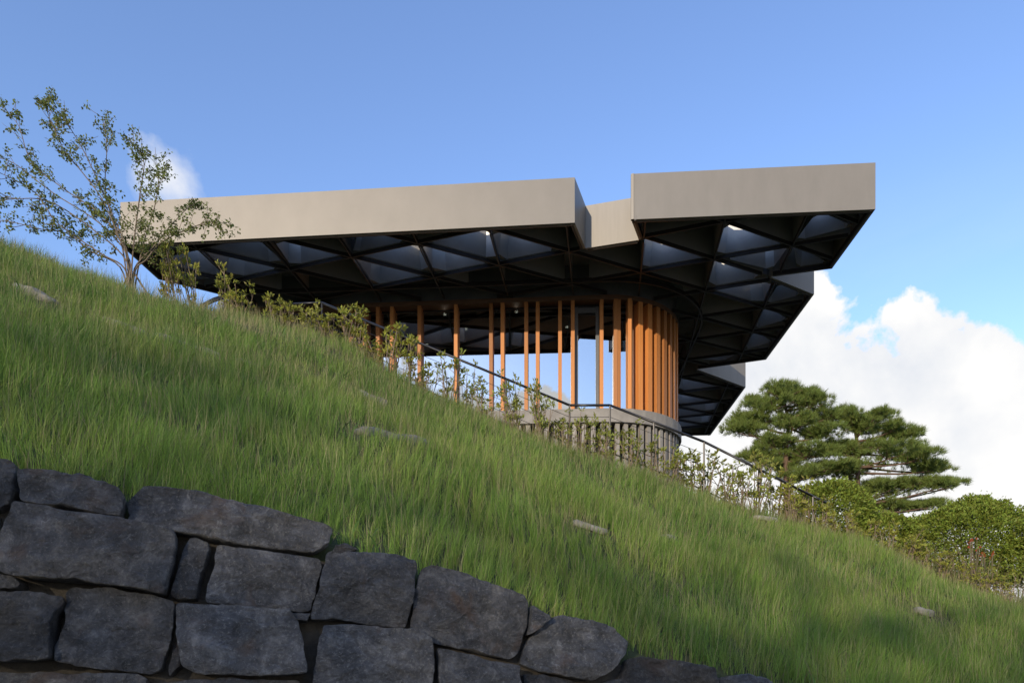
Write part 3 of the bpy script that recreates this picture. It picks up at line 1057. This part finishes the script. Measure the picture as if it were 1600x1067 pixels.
# ------------------------------------------------------------------ grass
def build_blades(name, X, Y, h, w, col, bend, mat, zoff=0.0, segs=3, bias=(0.10, -0.05)):
    n = len(X)
    Z = hill_z(X, Y) + zoff
    phi = fbm(X * 0.8 + 3, Y * 0.8 + 8, 71, 3) * 4 * np.pi + RNG.normal(0, 1.4, n)
    lean = bend * RNG.uniform(0.15, 1.0, n)
    dx = np.cos(phi) * lean + bias[0] * RNG.uniform(0, 1, n); dy = np.sin(phi) * lean + bias[1] * RNG.uniform(0, 1, n)
    psi = RNG.uniform(0, np.pi, n)
    wx, wy = np.cos(psi) * w * 0.5, np.sin(psi) * w * 0.5
    ts = np.linspace(0, 1, segs + 1)
    nv = 2 * segs + 1
    V = np.empty((n, nv, 3), np.float32)
    for k, t in enumerate(ts):
        cx = X + dx * h * t ** 2
        cy = Y + dy * h * t ** 2
        cz = Z - 0.02 + h * (t - 0.35 * np.minimum(lean, 1.2) * t ** 2.4)
        if k < segs:
            tap = 1 - 0.55 * t
            V[:, 2 * k, 0] = cx - wx * tap; V[:, 2 * k, 1] = cy - wy * tap; V[:, 2 * k, 2] = cz
            V[:, 2 * k + 1, 0] = cx + wx * tap; V[:, 2 * k + 1, 1] = cy + wy * tap; V[:, 2 * k + 1, 2] = cz
        else:
            V[:, 2 * k, 0] = cx; V[:, 2 * k, 1] = cy; V[:, 2 * k, 2] = cz
    base = (np.arange(n) * nv)[:, None]
    loops, sizes = [], []
    quads = [np.array([2 * k, 2 * k + 1, 2 * k + 3, 2 * k + 2]) for k in range(segs - 1)]
    per = [base + qd[None] for qd in quads]
    tri = base + np.array([2 * segs - 2, 2 * segs - 1, 2 * segs])[None]
    flat = np.concatenate(per + [tri], 1).astype(np.int32)
    sizes = np.tile(np.array([4] * (segs - 1) + [3], np.int32), n)
    starts = np.concatenate([[0], np.cumsum(sizes)[:-1]]).astype(np.int32)
    me = bpy.data.meshes.new(name)
    me.vertices.add(n * nv); me.vertices.foreach_set('co', V.reshape(-1))
    me.loops.add(flat.size); me.loops.foreach_set('vertex_index', flat.reshape(-1))
    me.polygons.add(len(sizes)); me.polygons.foreach_set('loop_start', starts)
    me.update(calc_edges=True)
    ca = me.color_attributes.new('Col', 'FLOAT_COLOR', 'POINT')
    c4 = np.ones((n, nv, 4), np.float32); c4[:, :, :3] = col[:, None, :]
    ca.data.foreach_set('color', c4.reshape(-1))
    me.validate()
    return obj(name, me, mat)


def scatter(n, y0, y1, x_over=2.0):
    """random points on the slope between depth y0 and y1, as wide as one sees and a bit more"""
    Y = np.sqrt(RNG.uniform(y0 * y0, y1 * y1, n))
    X = RNG.uniform(-1, 1, n) * (0.77 * Y + x_over)
    zw = np.interp(X, _toe_x, _toe_z)
    yw = WALL_C + WALL_K * X + BATTER * zw + 0.25
    ok = Y > yw + 0.02
    return X[ok], Y[ok]


def strip_mask(X, Y):
    """1 where the turf is thin and strawy: along the stones and below the crest at left"""
    m = np.zeros_like(X)
    lines = [(a + Vector((0, -0.14, 0)), b + Vector((0, -0.14, 0)), 0.20) for a, b in LEDGES]
    for pts in ([(225, 462), (300, 488), (420, 522), (520, 560)],):
        w = [slope_hit(*q) for q in pts]
        lines += [(w[k], w[k + 1], 0.55) for k in range(len(w) - 1)]
    for a, b, r in lines:
        ax, ay, bx, by = a.x, a.y, b.x, b.y
        L2 = (bx - ax) ** 2 + (by - ay) ** 2
        t = np.clip(((X - ax) * (bx - ax) + (Y - ay) * (by - ay)) / L2, 0, 1)
        d = np.hypot(X - (ax + t * (bx - ax)), Y - (ay + t * (by - ay)))
        m = np.maximum(m, np.clip(1.3 - d / r, 0, 1))
    return m


def grass_colour(X, Y):
    n = len(X)
    f = fbm(X * 0.5 + 20, Y * 0.5, 21)[:, None]; g = fbm(X * 2.2, Y * 2.2 + 9, 33)[:, None]
    dark = np.array([0.100, 0.195, 0.036]); mid = np.array([0.215, 0.335, 0.058]); yel = np.array([0.36, 0.39, 0.10]); straw = np.array([0.32, 0.27, 0.15])
    k = np.clip((f - 0.32) * 2.8, 0, 1) * 0.65 + RNG.random((n, 1)) * 0.35
    c = dark * (1 - k) + mid * k
    k2 = np.clip((g - 0.45) * 2.5, 0, 1) * RNG.random((n, 1))
    c = c * (1 - k2) + yel * k2
    s = strip_mask(X, Y)
    dry = (RNG.random(n) < 0.07 + 0.75 * s)[:, None]
    c = np.where(dry, straw * RNG.uniform(0.6, 1.1, (n, 1)), c)
    c *= RNG.uniform(0.65, 1.35, (n, 1))
    return c, s


def build_grass():
    Xs, Ys, Hs, Ws, Bs = [], [], [], [], []
    for (cnt, y0, y1, hh, ww) in ((105000, 4.4, 7.6, 0.29, 0.0046), (110000, 7.6, 10.8, 0.30, 0.0054), (130000, 10.8, 15.4, 0.29, 0.0072)):
        X, Y = scatter(cnt, y0, y1)
        # tufts: pull blades towards random tuft centres
        cell = 0.16
        jx = (np.floor(X / cell) + vnoise(np.floor(X / cell) * 1.37 + .5, np.floor(Y / cell) * 1.71 + .5, 5)) * cell
        jy = (np.floor(Y / cell) + vnoise(np.floor(X / cell) * 1.13 + .5, np.floor(Y / cell) * 1.93 + .5, 6)) * cell
        k = RNG.uniform(0, 0.7, len(X))
        X, Y = X + (jx - X) * k, Y + (jy - Y) * k
        patch = fbm(X * 0.9, Y * 0.9, 51)
        s = strip_mask(X, Y)
        keep = RNG.random(len(X)) > np.clip(0.8 * s, 0, 0.8)
        X, Y, patch, s = X[keep], Y[keep], patch[keep], s[keep]
        tf = vnoise(np.floor(X / 0.34) * 1.31 + .5, np.floor(Y / 0.34) * 1.77 + .5, 8)
        h = hh * (0.35 + 1.0 * patch) * (0.65 + 0.8 * tf) * RNG.uniform(0.55, 1.35, len(X)) * (1 - 0.55 * s)
        Xs.append(X); Ys.append(Y); Hs.append(h); Ws.append(np.full(len(X), ww) * RNG.uniform(0.7, 1.3, len(X))); Bs.append(RNG.uniform(0.2, 0.95, len(X)))
    X, Y, H, W, B = map(np.concatenate, (Xs, Ys, Hs, Ws, Bs))
    c, s = grass_colour(X, Y)
    o = build_blades('grass', X, Y, H, W, c, B, M_GRASS, 0.0, 3)
    tag(o, 'long wild green grass covering the whole hillside', 'grass', kind='stuff')
    # thin seed stalks standing above the turf
    X, Y = scatter(26000, 4.6, 15.0)
    n = len(X)
    c = np.array([0.34, 0.32, 0.15]) * RNG.uniform(0.6, 1.3, (n, 1))
    o = build_blades('seed_stalks', X, Y, RNG.uniform(0.3, 0.52, n), np.full(n, 0.0036) * (0.7 + Y * 0.06), c, RNG.uniform(0.1, 0.6, n), M_GRASS, 0.0, 3)
    tag(o, 'thin pale seed stalks rising out of the green grass', 'grass', kind='stuff')
    # low broad-leaved weeds between the blades
    X, Y = scatter(9000, 4.6, 15.0)
    pk = fbm(X * 0.7 + 31, Y * 0.7, 61) > 0.52
    X, Y = X[pk], Y[pk]
    n = len(X)
    c = np.array([0.10, 0.19, 0.045]) * RNG.uniform(0.6, 1.35, (n, 1))
    o = build_blades('broad_weeds', X, Y, RNG.uniform(0.14, 0.30, n), RNG.uniform(0.018, 0.034, n), c, RNG.uniform(0.5, 1.2, n), M_GRASS, 0.0, 3)
    tag(o, 'low broad-leaved weeds mixed into the green grass', 'weeds', kind='stuff')
    # dry stalks along the crest under the shrubs and at the right end
    xs = np.concatenate([RNG.uniform(-6.5, 7.0, 5500), RNG.uniform(7.0, 16.0, 11000)])
    yc = np.interp(xs, _cx, _cy)
    ys = yc + np.where(xs > 6.5, RNG.uniform(0.1, 3.2, len(xs)), RNG.uniform(0.2, 1.2, len(xs)))
    n = len(xs)
    tint = RNG.random((n, 1))
    c = np.array([0.36, 0.28, 0.16]) * tint + np.array([0.16, 0.115, 0.08]) * (1 - tint)
    grn = (RNG.random(n) < 0.3)[:, None]
    c = np.where(grn, np.array([0.16, 0.22, 0.05]) * RNG.uniform(0.6, 1.3, (n, 1)), c)
    hgt = np.where(xs > 6.5, (0.15 + 0.85 * RNG.random(n) ** 1.8) * (0.4 + 1.1 * fbm(xs * 1.6, ys * 1.6, 91)) * np.clip((xs - 6.0) / 2.5, 0.35, 1.3), RNG.uniform(0.25, 0.6, n))
    o = build_blades('dry_weeds', xs, ys, hgt, RNG.uniform(0.006, 0.017, n), c, RNG.uniform(0.1, 0.95, n), M_GRASS, 0.0, 3)
    tag(o, 'brown dry weeds and stalks tangled along the crest', 'weeds', kind='stuff')


build_grass()


# ------------------------------------------------------------------ leaves, shrubs and trees
def leaf_quad(mb, p, direction, length, width, rnd):
    d = direction.normalized()
    s = d.cross(Vector((rnd.uniform(-1, 1), rnd.uniform(-1, 1), rnd.uniform(-1, 1))))
    if s.length < 1e-3: s = d.orthogonal()
    s.normalize()
    n = d.cross(s)
    a = p; m = p + d * length * 0.5
    mb.quad(a, m + s * width * 0.5 + n * width * 0.15, p + d * length, m - s * width * 0.5 + n * width * 0.15)


def rand_unit(rnd):
    z = rnd.uniform(-1, 1); a = rnd.uniform(0, 2 * math.pi); r = math.sqrt(1 - z * z)
    return Vector((r * math.cos(a), r * math.sin(a), z))


ORD = ['first', 'second', 'third', 'fourth', 'fifth', 'sixth', 'seventh', 'eighth', 'ninth', 'tenth', 'eleventh', 'twelfth', 'thirteenth', 'fourteenth', 'fifteenth', 'sixteenth', 'seventeenth', 'eighteenth', 'nineteenth', 'twentieth']
ORD += ['twenty-' + x for x in ORD[:9]] + ['thirtieth'] + ['thirty-' + x for x in ORD[:9]] + ['fortieth'] + ['forty-' + x for x in ORD[:9]]


def shrub_meshes(seed):
    """a 1 m tall leggy shrub: bare stems with rosettes of leaves at their tips"""
    rnd = random.Random(seed)
    st, lf = MB(), MB()
    for k in range(rnd.randint(6, 9)):
        a = rnd.uniform(0, 2 * math.pi); sp = rnd.uniform(0.05, 0.34)
        top = Vector((math.cos(a) * sp, math.sin(a) * sp, rnd.uniform(0.55, 0.97)))
        b = Vector((math.cos(a) * 0.05 * rnd.random(), math.sin(a) * 0.05, -0.08))
        mid = b.lerp(top, 0.5) + Vector((rnd.uniform(-.06, .06), rnd.uniform(-.06, .06), 0))
        path = smooth_path([b, mid, top], 3)
        st.tube(path, [0.013 * (1 - 0.55 * i / (len(path) - 1)) for i in range(len(path))], 4, False)
        tips = [top]
        for _ in range(rnd.randint(2, 4)):
            j = rnd.randint(2, len(path) - 2)
            t = path[j] + Vector((rnd.uniform(-.16, .16), rnd.uniform(-.16, .16), rnd.uniform(0.08, 0.24)))
            st.tube([path[j], t], [0.007, 0.004], 3, False)
            tips.append(t)
        for t in tips:
            for _ in range(rnd.randint(9, 14) if seed < 304 else rnd.randint(8, 12)):
                d = rand_unit(rnd); d.z = abs(d.z) * 0.8 + 0.15
                leaf_quad(lf, t + rand_unit(rnd) * 0.04, d, rnd.uniform(0.06, 0.11), rnd.uniform(0.026, 0.042), rnd)
    return mesh_data('stems', st.v, st.f), mesh_data('leaves', lf.v, lf.f)


SHRUBS = [(262, 398), (282, 390), (303, 394), (352, 420), (376, 446), (428, 462), (446, 474), (470, 486), (489, 471), (515, 494), (541, 480), (562, 505), (586, 524), (611, 512), (636, 528), (664, 560), (700, 548), (733, 572), (761, 594),
          (789, 604), (811, 578), (836, 618), (852, 603), (880, 640), (906, 640), (931, 656), (956, 660), (984, 656), (1012, 682), (1042, 692), (1076, 706), (1104, 694), (1131, 716), (1156, 722), (1181, 712), (1206, 730), (1224, 742), (1242, 756), (1262, 764), (1282, 776), (1304, 790), (1330, 800), (1358, 812),
          (1384, 812), (1412, 828), (1440, 850), (1468, 862), (1500, 872), (1536, 884), (1574, 898)]


def build_shrubs():
    var = [shrub_meshes(300 + k) for k in range(8)]
    for i, (a, b) in enumerate(var):
        a.materials.append(M_STEM); b.materials.append(M_LEAF_SHRUB if i < 4 else M_LEAF_OLIVE)
    rnd = random.Random(4)
    total = len(SHRUBS)
    for k, (px, ty) in enumerate(SHRUBS):
        xp = (px - 800) / F_PX
        Y = 14.0
        for _ in range(4): Y = float(np.interp(xp * Y, _cx, _cy)) + 0.35
        Y += rnd.uniform(0.0, 0.45) - (0.35 if px > 1230 else 0.0)
        X = xp * Y
        z = float(hill_z(X, Y))
        topz = (HORIZON - ty) / F_PX * Y
        h = max(0.45, topz - z)
        root = empty('azalea_shrub', (X, Y, z))
        root.rotation_euler = (rnd.uniform(-.16, .16), rnd.uniform(-.16, .16), rnd.uniform(0, 6.28))
        wdt = min(1.0, 0.35 + 0.55 * h) * rnd.uniform(0.7, 1.4)
        root.scale = (wdt, wdt, h)
        n = k + 1
        if n <= total - n + 1:
            lab = f'leggy yellow-green shrub on the crest, {ORD[k]} of the row from the left'
        else:
            lab = f'leggy yellow-green shrub on the crest, {ORD[total - n]} of the row from the right'
        tag(root, lab, 'shrub', 'leggy shrubs in a row along the crest')
        s, l = var[k % 4] if (px < 650 or px > 1190) else var[4 + k % 4]
        for nm, me in (('stems', s), ('leaves', l)):
            o = bpy.data.objects.new(nm, me); COL.objects.link(o); o.parent = root


build_shrubs()


def build_small_tree():
    base = at(205, 440, 13.5)
    base.z = float(hill_z(base.x, base.y)) - 0.05
    root = empty('young_multistem_tree', base)
    tag(root, 'sparse young multi-stemmed tree leaning left on the upper left crest', 'tree')
    rnd = random.Random(21)
    Z = lambda zx, zy, d: at(zx / 2.6675, 80 + zy / 2.6675, d)
    stems = [
        ([(515, 830), (490, 740), (440, 560), (445, 350), (425, 225)], 0.5),
        ([(525, 830), (500, 770), (430, 600), (340, 470), (270, 380), (205, 230), (185, 165)], -0.5),
        ([(530, 850), (470, 720), (400, 640), (260, 540), (130, 420), (80, 270), (35, 212)], 0.2),
        ([(520, 900), (430, 840), (330, 770), (230, 690), (150, 570), (20, 490), (-40, 470)], -0.9),
        ([(500, 890), (380, 820), (280, 740), (170, 720), (60, 690), (-20, 680)], 0.9),
        ([(565, 905), (610, 860), (665, 790), (760, 735), (850, 700), (905, 690)], -0.4),
        ([(575, 900), (605, 760), (640, 640), (660, 520), (650, 430)], 0.7),
        ([(550, 880), (565, 720), (585, 560), (600, 430), (560, 360)], -0.7),
        ([(535, 850), (470, 660), (360, 400), (295, 280), (255, 215)], 0.0),
        ([(540, 860), (420, 700), (220, 560), (60, 430), (-30, 400)], 0.6),
        ([(530, 870), (380, 720), (200, 600), (40, 590), (-60, 560)], -0.3),
        ([(560, 900), (640, 800), (700, 720), (770, 640), (800, 610)], 0.5),
    ]
    wood, lf = MB(), MB()
    for pts, dd in stems:
        n = len(pts)
        path = [base + Vector((rnd.uniform(-.05, .05), rnd.uniform(-.05, .05), -0.1))]
        for i, (zx, zy) in enumerate(pts):
            path.append(Z(zx, zy, 13.5 + dd * (i + 1) / n))
        sm = smooth_path(path, 5)
        m = len(sm)
        wood.tube(sm, [0.013 * (1 - i / (m - 1)) ** 0.8 + 0.004 for i in range(m)], 5, False)
        twigs = []
        for i in range(int(m * 0.30), m):
            for _ in range(2):
                if rnd.random() < 0.75:
                    t = (sm[min(i + 1, m - 1)] - sm[i - 1]).normalized()
                    d = (t * 0.8 + rand_unit(rnd) * 0.9 + Vector((0, 0, 0.05))).normalized()
                    L = rnd.uniform(0.15, 0.45)
                    e = sm[i] + d * L
                    mid = sm[i].lerp(e, 0.5) + Vector((0, 0, -0.02))
                    wood.tube([sm[i], mid, e], [0.006, 0.005, 0.003], 3, False)
                    twigs.append((sm[i], e))
        twigs.append((sm[-4], sm[-1]))
        for a, e in twigs:
            for _ in range(rnd.randint(2, 5)):
                c = a.lerp(e, rnd.uniform(0.35, 1.05)) + rand_unit(rnd) * 0.04
                for _ in range(rnd.randint(4, 8)):
                    d = rand_unit(rnd); d.z -= 0.3
                    leaf_quad(lf, c + rand_unit(rnd) * 0.05, d, rnd.uniform(0.045, 0.075), rnd.uniform(0.028, 0.046), rnd)
    root.scale = (1.0, 1.0, 0.94)
    # three short props at its foot
    wood.build('trunk', M_BARK, root, False, base)
    lf.build('crown', M_LEAF_TREE, root, False, base)
    for dx, dy in ((0.38, 0.1), (-0.35, 0.15), (0.1, -0.35)):
        mb = MB(); f = base + Vector((dx, dy, 0)); f.z = float(hill_z(f.x, f.y)) - 0.05
        mb.tube([f, base + Vector((dx * 0.1, dy * 0.1, 0.55))], [0.018, 0.018], 6)
        mb.build('support_stake', M_STEM, root, False, base)
    return root


build_small_tree()


def build_edge_tree():
    """bare tree standing left of the view; only its outer twigs reach in"""
    base = Vector((-13.2, 15.0, float(hill_z(-13.2, 15.0)) - 0.1))
    root = empty('bare_tree', base)
    tag(root, 'bare twiggy tree at the extreme left edge, only twig tips showing', 'tree')
    rnd = random.Random(77)
    mb = MB()

    def grow(p, d, L, r, depth):
        path = [p]
        for k in range(4):
            d = (d + rand_unit(rnd) * 0.18 + Vector((0, 0, 0.05))).normalized()
            path.append(path[-1] + d * L / 4)
        mb.tube(path, [r * (1 - 0.12 * k) for k in range(5)], 5 if depth < 2 else 3, False)
        if depth >= 4: return
        for k in range(3):
            dd = (d + rand_unit(rnd) * 0.75).normalized()
            grow(path[rnd.choice((2, 3, 4))], dd, L * 0.68, r * 0.52, depth + 1)
    grow(base, Vector((0.02, 0, 1)), 2.1, 0.07, 0)
    mb.build('trunk', M_BARK, root, False, base)


build_edge_tree()


def tuft(mb, c, axis, rnd, n=18, length=0.15, width=0.010):
    for _ in range(n):
        d = (axis + rand_unit(rnd) * 0.85).normalized()
        s = d.cross(rand_unit(rnd)).normalized() * width * 0.5
        o = c + rand_unit(rnd) * 0.03
        mb.tri(o - s, o + s, o + d * length * rnd.uniform(0.7, 1.15))


def build_pine(name, label, trunk_px, pads, d0, seed, base_xy=None):
    rnd = random.Random(seed)
    tr = [at(a, b, d0) for a, b in trunk_px]
    g = tr[0].copy(); g.z = float(hill_z(g.x, g.y)) - 0.1
    root = empty(name, g)
    tag(root, label, 'tree', 'red pines beside the pavilion')
    path = smooth_path([g] + tr, 5)
    n = len(path)
    wood = MB()
    wood.tube(path, [0.105 * (1 - 0.8 * i / (n - 1)) + 0.012 for i in range(n)], 8)
    nd = MB()
    sc = d0 / F_PX
    for (px, py, hw, hh) in pads:
        for rep in range(2):
            dd = d0 + (rnd.uniform(-0.6, 0.2), rnd.uniform(0.5, 1.3))[rep]
            c = at(px + (0 if rep == 0 else rnd.uniform(-14, 14)), py + (0 if rep == 0 else rnd.uniform(-3, 5)), dd)
            a, hgt = hw * sc * (1.0 if rep == 0 else 0.85), hh * sc * 0.9
            # limb from the trunk to the pad
            k = min(range(n), key=lambda i: (path[i] - (c - Vector((0, 0, 0.35)))).length + (0.5 if path[i].z > c.z else 0))
            lp = smooth_path([path[k], path[k].lerp(c, 0.55) - Vector((0, 0, 0.12)), c - Vector((0, 0, hgt * 0.5))], 4)
            wood.tube(lp, [0.05 * (1 - 0.7 * i / (len(lp) - 1)) for i in range(len(lp))], 5, False)
            for q_ in lp[2:]:
                for _ in range(5):
                    tuft(nd, q_ + rand_unit(rnd) * 0.16 + Vector((0, 0, 0.1)), Vector((0, 0, 0.8)) + rand_unit(rnd) * 0.5, rnd, 12, 0.19, 0.013)
            for _ in range(4):
                e = c + Vector((rnd.uniform(-a, a), rnd.uniform(-a, a) * 0.7, rnd.uniform(-0.4, 0.2) * hgt))
                wood.tube([lp[-3], lp[-3].lerp(e, 0.5) - Vector((0, 0, .03)), e], [0.018, 0.013, 0.007], 4, False)
            for _ in range(int(7.5 * a / 0.7) + 4):
                while True:
                    u, v = rnd.uniform(-1, 1), rnd.uniform(-1, 1)
                    if u * u + v * v < 1: break
                cc = c + Vector((u * a, v * a * 0.85, rnd.uniform(-0.7, 0.9) * hgt * (1 - 0.5 * (u * u + v * v))))
                r = rnd.uniform(0.11, 0.25)
                for _ in range(int(150 * r)):
                    d = rand_unit(rnd)
                    if d.z < -0.2 and rnd.random() < 0.7: d.z = -d.z
                    axis = Vector((u * 0.5 + d.x * 0.5, v * 0.5 + d.y * 0.5, 0.75 + 0.4 * d.z))
                    tuft(nd, cc + Vector((d.x * r * 1.2, d.y * r * 1.2, d.z * r * 0.62)), axis, rnd, 12, 0.20, 0.013)
    wood.build('trunk', M_PBARK, root, True, g)
    nd.build('crown', M_NEEDLE, root, False, g)


build_pine('red_pine', 'taller dense red pine next to the pavilion roof', [(1229, 780), (1228, 722), (1229, 690), (1232, 662), (1226, 630), (1221, 606)],
           [(1221, 611, 26, 13), (1204, 630, 36, 13), (1250, 620, 22, 12), (1273, 627, 24, 11), (1178, 656, 30, 11), (1168, 673, 22, 8), (1240, 661, 34, 12), (1282, 651, 26, 13), (1286, 676, 34, 13), (1209, 692, 31, 9), (1268, 706, 40, 12), (1296, 727, 36, 11), (1186, 712, 32, 10), (1213, 730, 34, 11), (1250, 742, 36, 10)], 24.0, 31)
build_pine('red_pine', 'lower red pine with flat spreading tiers reaching right', [(1346, 800), (1340, 765), (1341, 722), (1339, 690), (1334, 660), (1331, 640)],
           [(1330, 650, 15, 15), (1366, 650, 18, 8), (1347, 664, 24, 10), (1389, 670, 29, 12), (1410, 683, 22, 8), (1349, 701, 36, 11), (1396, 708, 42, 12), (1437, 714, 28, 12), (1458, 732, 34, 8), (1322, 735, 32, 9), (1420, 756, 36, 8), (1472, 757, 26, 8), (1377, 764, 30, 10), (1401, 790, 30, 6), (1450, 790, 28, 6), (1310, 700, 22, 10)], 24.5, 32)


def build_dome(label, px, top_y, half_px, d, seed, squash=0.8):
    """clipped evergreen: a dome of small leaves over a twig skeleton"""
    rnd = random.Random(seed)
    r = half_px / F_PX * d
    top = at(px, top_y, d)
    h = r * squash
    c = Vector((top.x, d, top.z - h))
    g = Vector((c.x, c.y, min(float(hill_z(c.x, c.y)), c.z - 0.1)))
    root = empty('clipped_evergreen', g)
    tag(root, label, 'shrub', 'clipped evergreen domes at the right')
    st, lf = MB(), MB()
    for _ in range(14):
        d3 = rand_unit(rnd); d3.z = abs(d3.z)
        e = c + Vector((d3.x * r * 0.85, d3.y * r * 0.85, d3.z * h * 0.85))
        st.tube([g + Vector((rnd.uniform(-.2, .2), rnd.uniform(-.2, .2), -0.1)), g.lerp(e, 0.5) + Vector((0, 0, 0.05)), e], [0.03, 0.02, 0.008], 4, False)
    cnt = int(22000 * r * r)
    for _ in range(cnt):
        d3 = rand_unit(rnd)
        if d3.z < -0.8: d3.z = -d3.z
        lump = 1 + 0.16 * mnoise.noise(d3 * 2.6 + Vector((seed, 0, 0))) + 0.13 * mnoise.noise(d3 * 8 + Vector((seed, 3, 0))) + (0.12 * rnd.random() if rnd.random() < 0.04 else 0)
        k = lump * (1 - 0.22 * rnd.random() ** 1.5)
        p = c + Vector((d3.x * r * k, d3.y * r * k, d3.z * h * k))
        leaf_quad(lf, p, (d3 + rand_unit(rnd) * 0.9), rnd.uniform(0.05, 0.09), rnd.uniform(0.03, 0.045), rnd)
    st.build('stems', M_STEM, root, False, g)
    lf.build('crown', M_LEAF_DOME, root, False, g)


build_dome('rounded clipped evergreen at the lower end of the handrail', 1292, 756, 68, 16.6, 51)
build_dome('low evergreen bush filling the gap between the two clipped domes', 1392, 806, 44, 17.6, 53, 0.8)
build_dome('large clipped evergreen dome at the right edge of the picture', 1512, 788, 98, 17.2, 52, 0.72)


def build_flowers():
    for k, (px, py, lab) in enumerate(((1524, 850, 'upper clump of orange-red flowers under the large clipped dome'), (1541, 866, 'lower clump of orange-red flowers under the large clipped dome'))):
        rnd = random.Random(70 + k)
        c = at(px, py, 15.4)
        g = Vector((c.x, c.y, float(hill_z(c.x, c.y))))
        root = empty('flowering_plant', g)
        tag(root, lab, 'flowers', 'orange flowers at the right')
        st, fl = MB(), MB()
        for _ in range(9):
            e = c + rand_unit(rnd) * 0.13
            st.tube([g, g.lerp(e, 0.6) + rand_unit(rnd) * 0.03, e], [0.008, 0.006, 0.004], 4, False)
            for _ in range(7): leaf_quad(fl, e, rand_unit(rnd), 0.04, 0.025, rnd)
        st.build('stems', M_STEM, root, False, g); fl.build('petals', M_FLOWER, root, False, g)['kind'] = 'stuff'


build_flowers()


# ------------------------------------------------------------------ tall trees behind the viewpoint, whose shade lies on the slope and the wall
def build_shade_trees():
    rnd = random.Random(91)
    wood, lf = MB(), MB()
    H = 10.0
    wood.tube(smooth_path([(0, 0, -0.5), (0.1, 0.05, 3.0), (-0.05, 0.1, 6.5), (0, 0, 9.0)], 4), [0.28 * (1 - 0.07 * i) for i in range(13)], 8)
    for _ in range(16):
        z = rnd.uniform(2.5, 8.0); a = rnd.uniform(0, 6.28); L = rnd.uniform(1.6, 2.8)
        wood.tube([(0, 0, z), (math.cos(a) * L * 0.5, math.sin(a) * L * 0.5, z + 0.6), (math.cos(a) * L, math.sin(a) * L, z + 1.3)], [0.09, 0.06, 0.02], 5, False)
    for _ in range(5200):
        d = rand_unit(rnd)
        if d.z > 0.1 and rnd.random() < 0.5: d.z = -d.z
        k = rnd.random() ** 0.5 * (0.85 + 0.35 * mnoise.noise(d * 2.5))
        p = Vector((d.x * 3.1 * k, d.y * 3.1 * k, 5.6 + d.z * 4.4 * k))
        leaf_quad(lf, p, rand_unit(rnd), rnd.uniform(0.13, 0.22), rnd.uniform(0.10, 0.16), rnd)
    wm = mesh_data('trunk', wood.v, wood.f, True); wm.materials.append(M_BARK)
    lm = mesh_data('crown', lf.v, lf.f); lm.materials.append(M_LEAF_FAR)
    spots = SHADE_TREES
    for k, (x, y, top) in enumerate(spots):
        x, y, top = x + SUN_DIR.x * 30, y + SUN_DIR.y * 30, top + SUN_DIR.z * 30
        root = empty('shade_tree', (x, y, -1.9))
        s = (top + 1.9) / H
        root.scale = (1.25 * s ** 0.4, 1.25 * s ** 0.4, s); root.rotation_euler = (0, 0, k * 1.7)
        tag(root, f'tall broadleaf tree behind the viewpoint, {ORD[k]} of the shading row from the right', 'tree', 'trees behind the viewpoint')
        for nm, me in (('trunk', wm), ('crown', lm)):
            o = bpy.data.objects.new(nm, me); COL.objects.link(o); o.parent = root


SHADE_TREES = [(1.5, -10.0, 8.6), (-2.5, -10.5, 8.8), (-5.6, -9.6, 9.0), (-9.0, -10.0, 6.8), (-12.2, -10.2, 10.0), (-15.6, -9.8, 11.6), (-19.6, -10.3, 12.8), (-24.0, -10.0, 14.0)]
build_shade_trees()
print('TRIS', sum(len(m.loops) - 2 * len(m.polygons) for m in bpy.data.meshes))
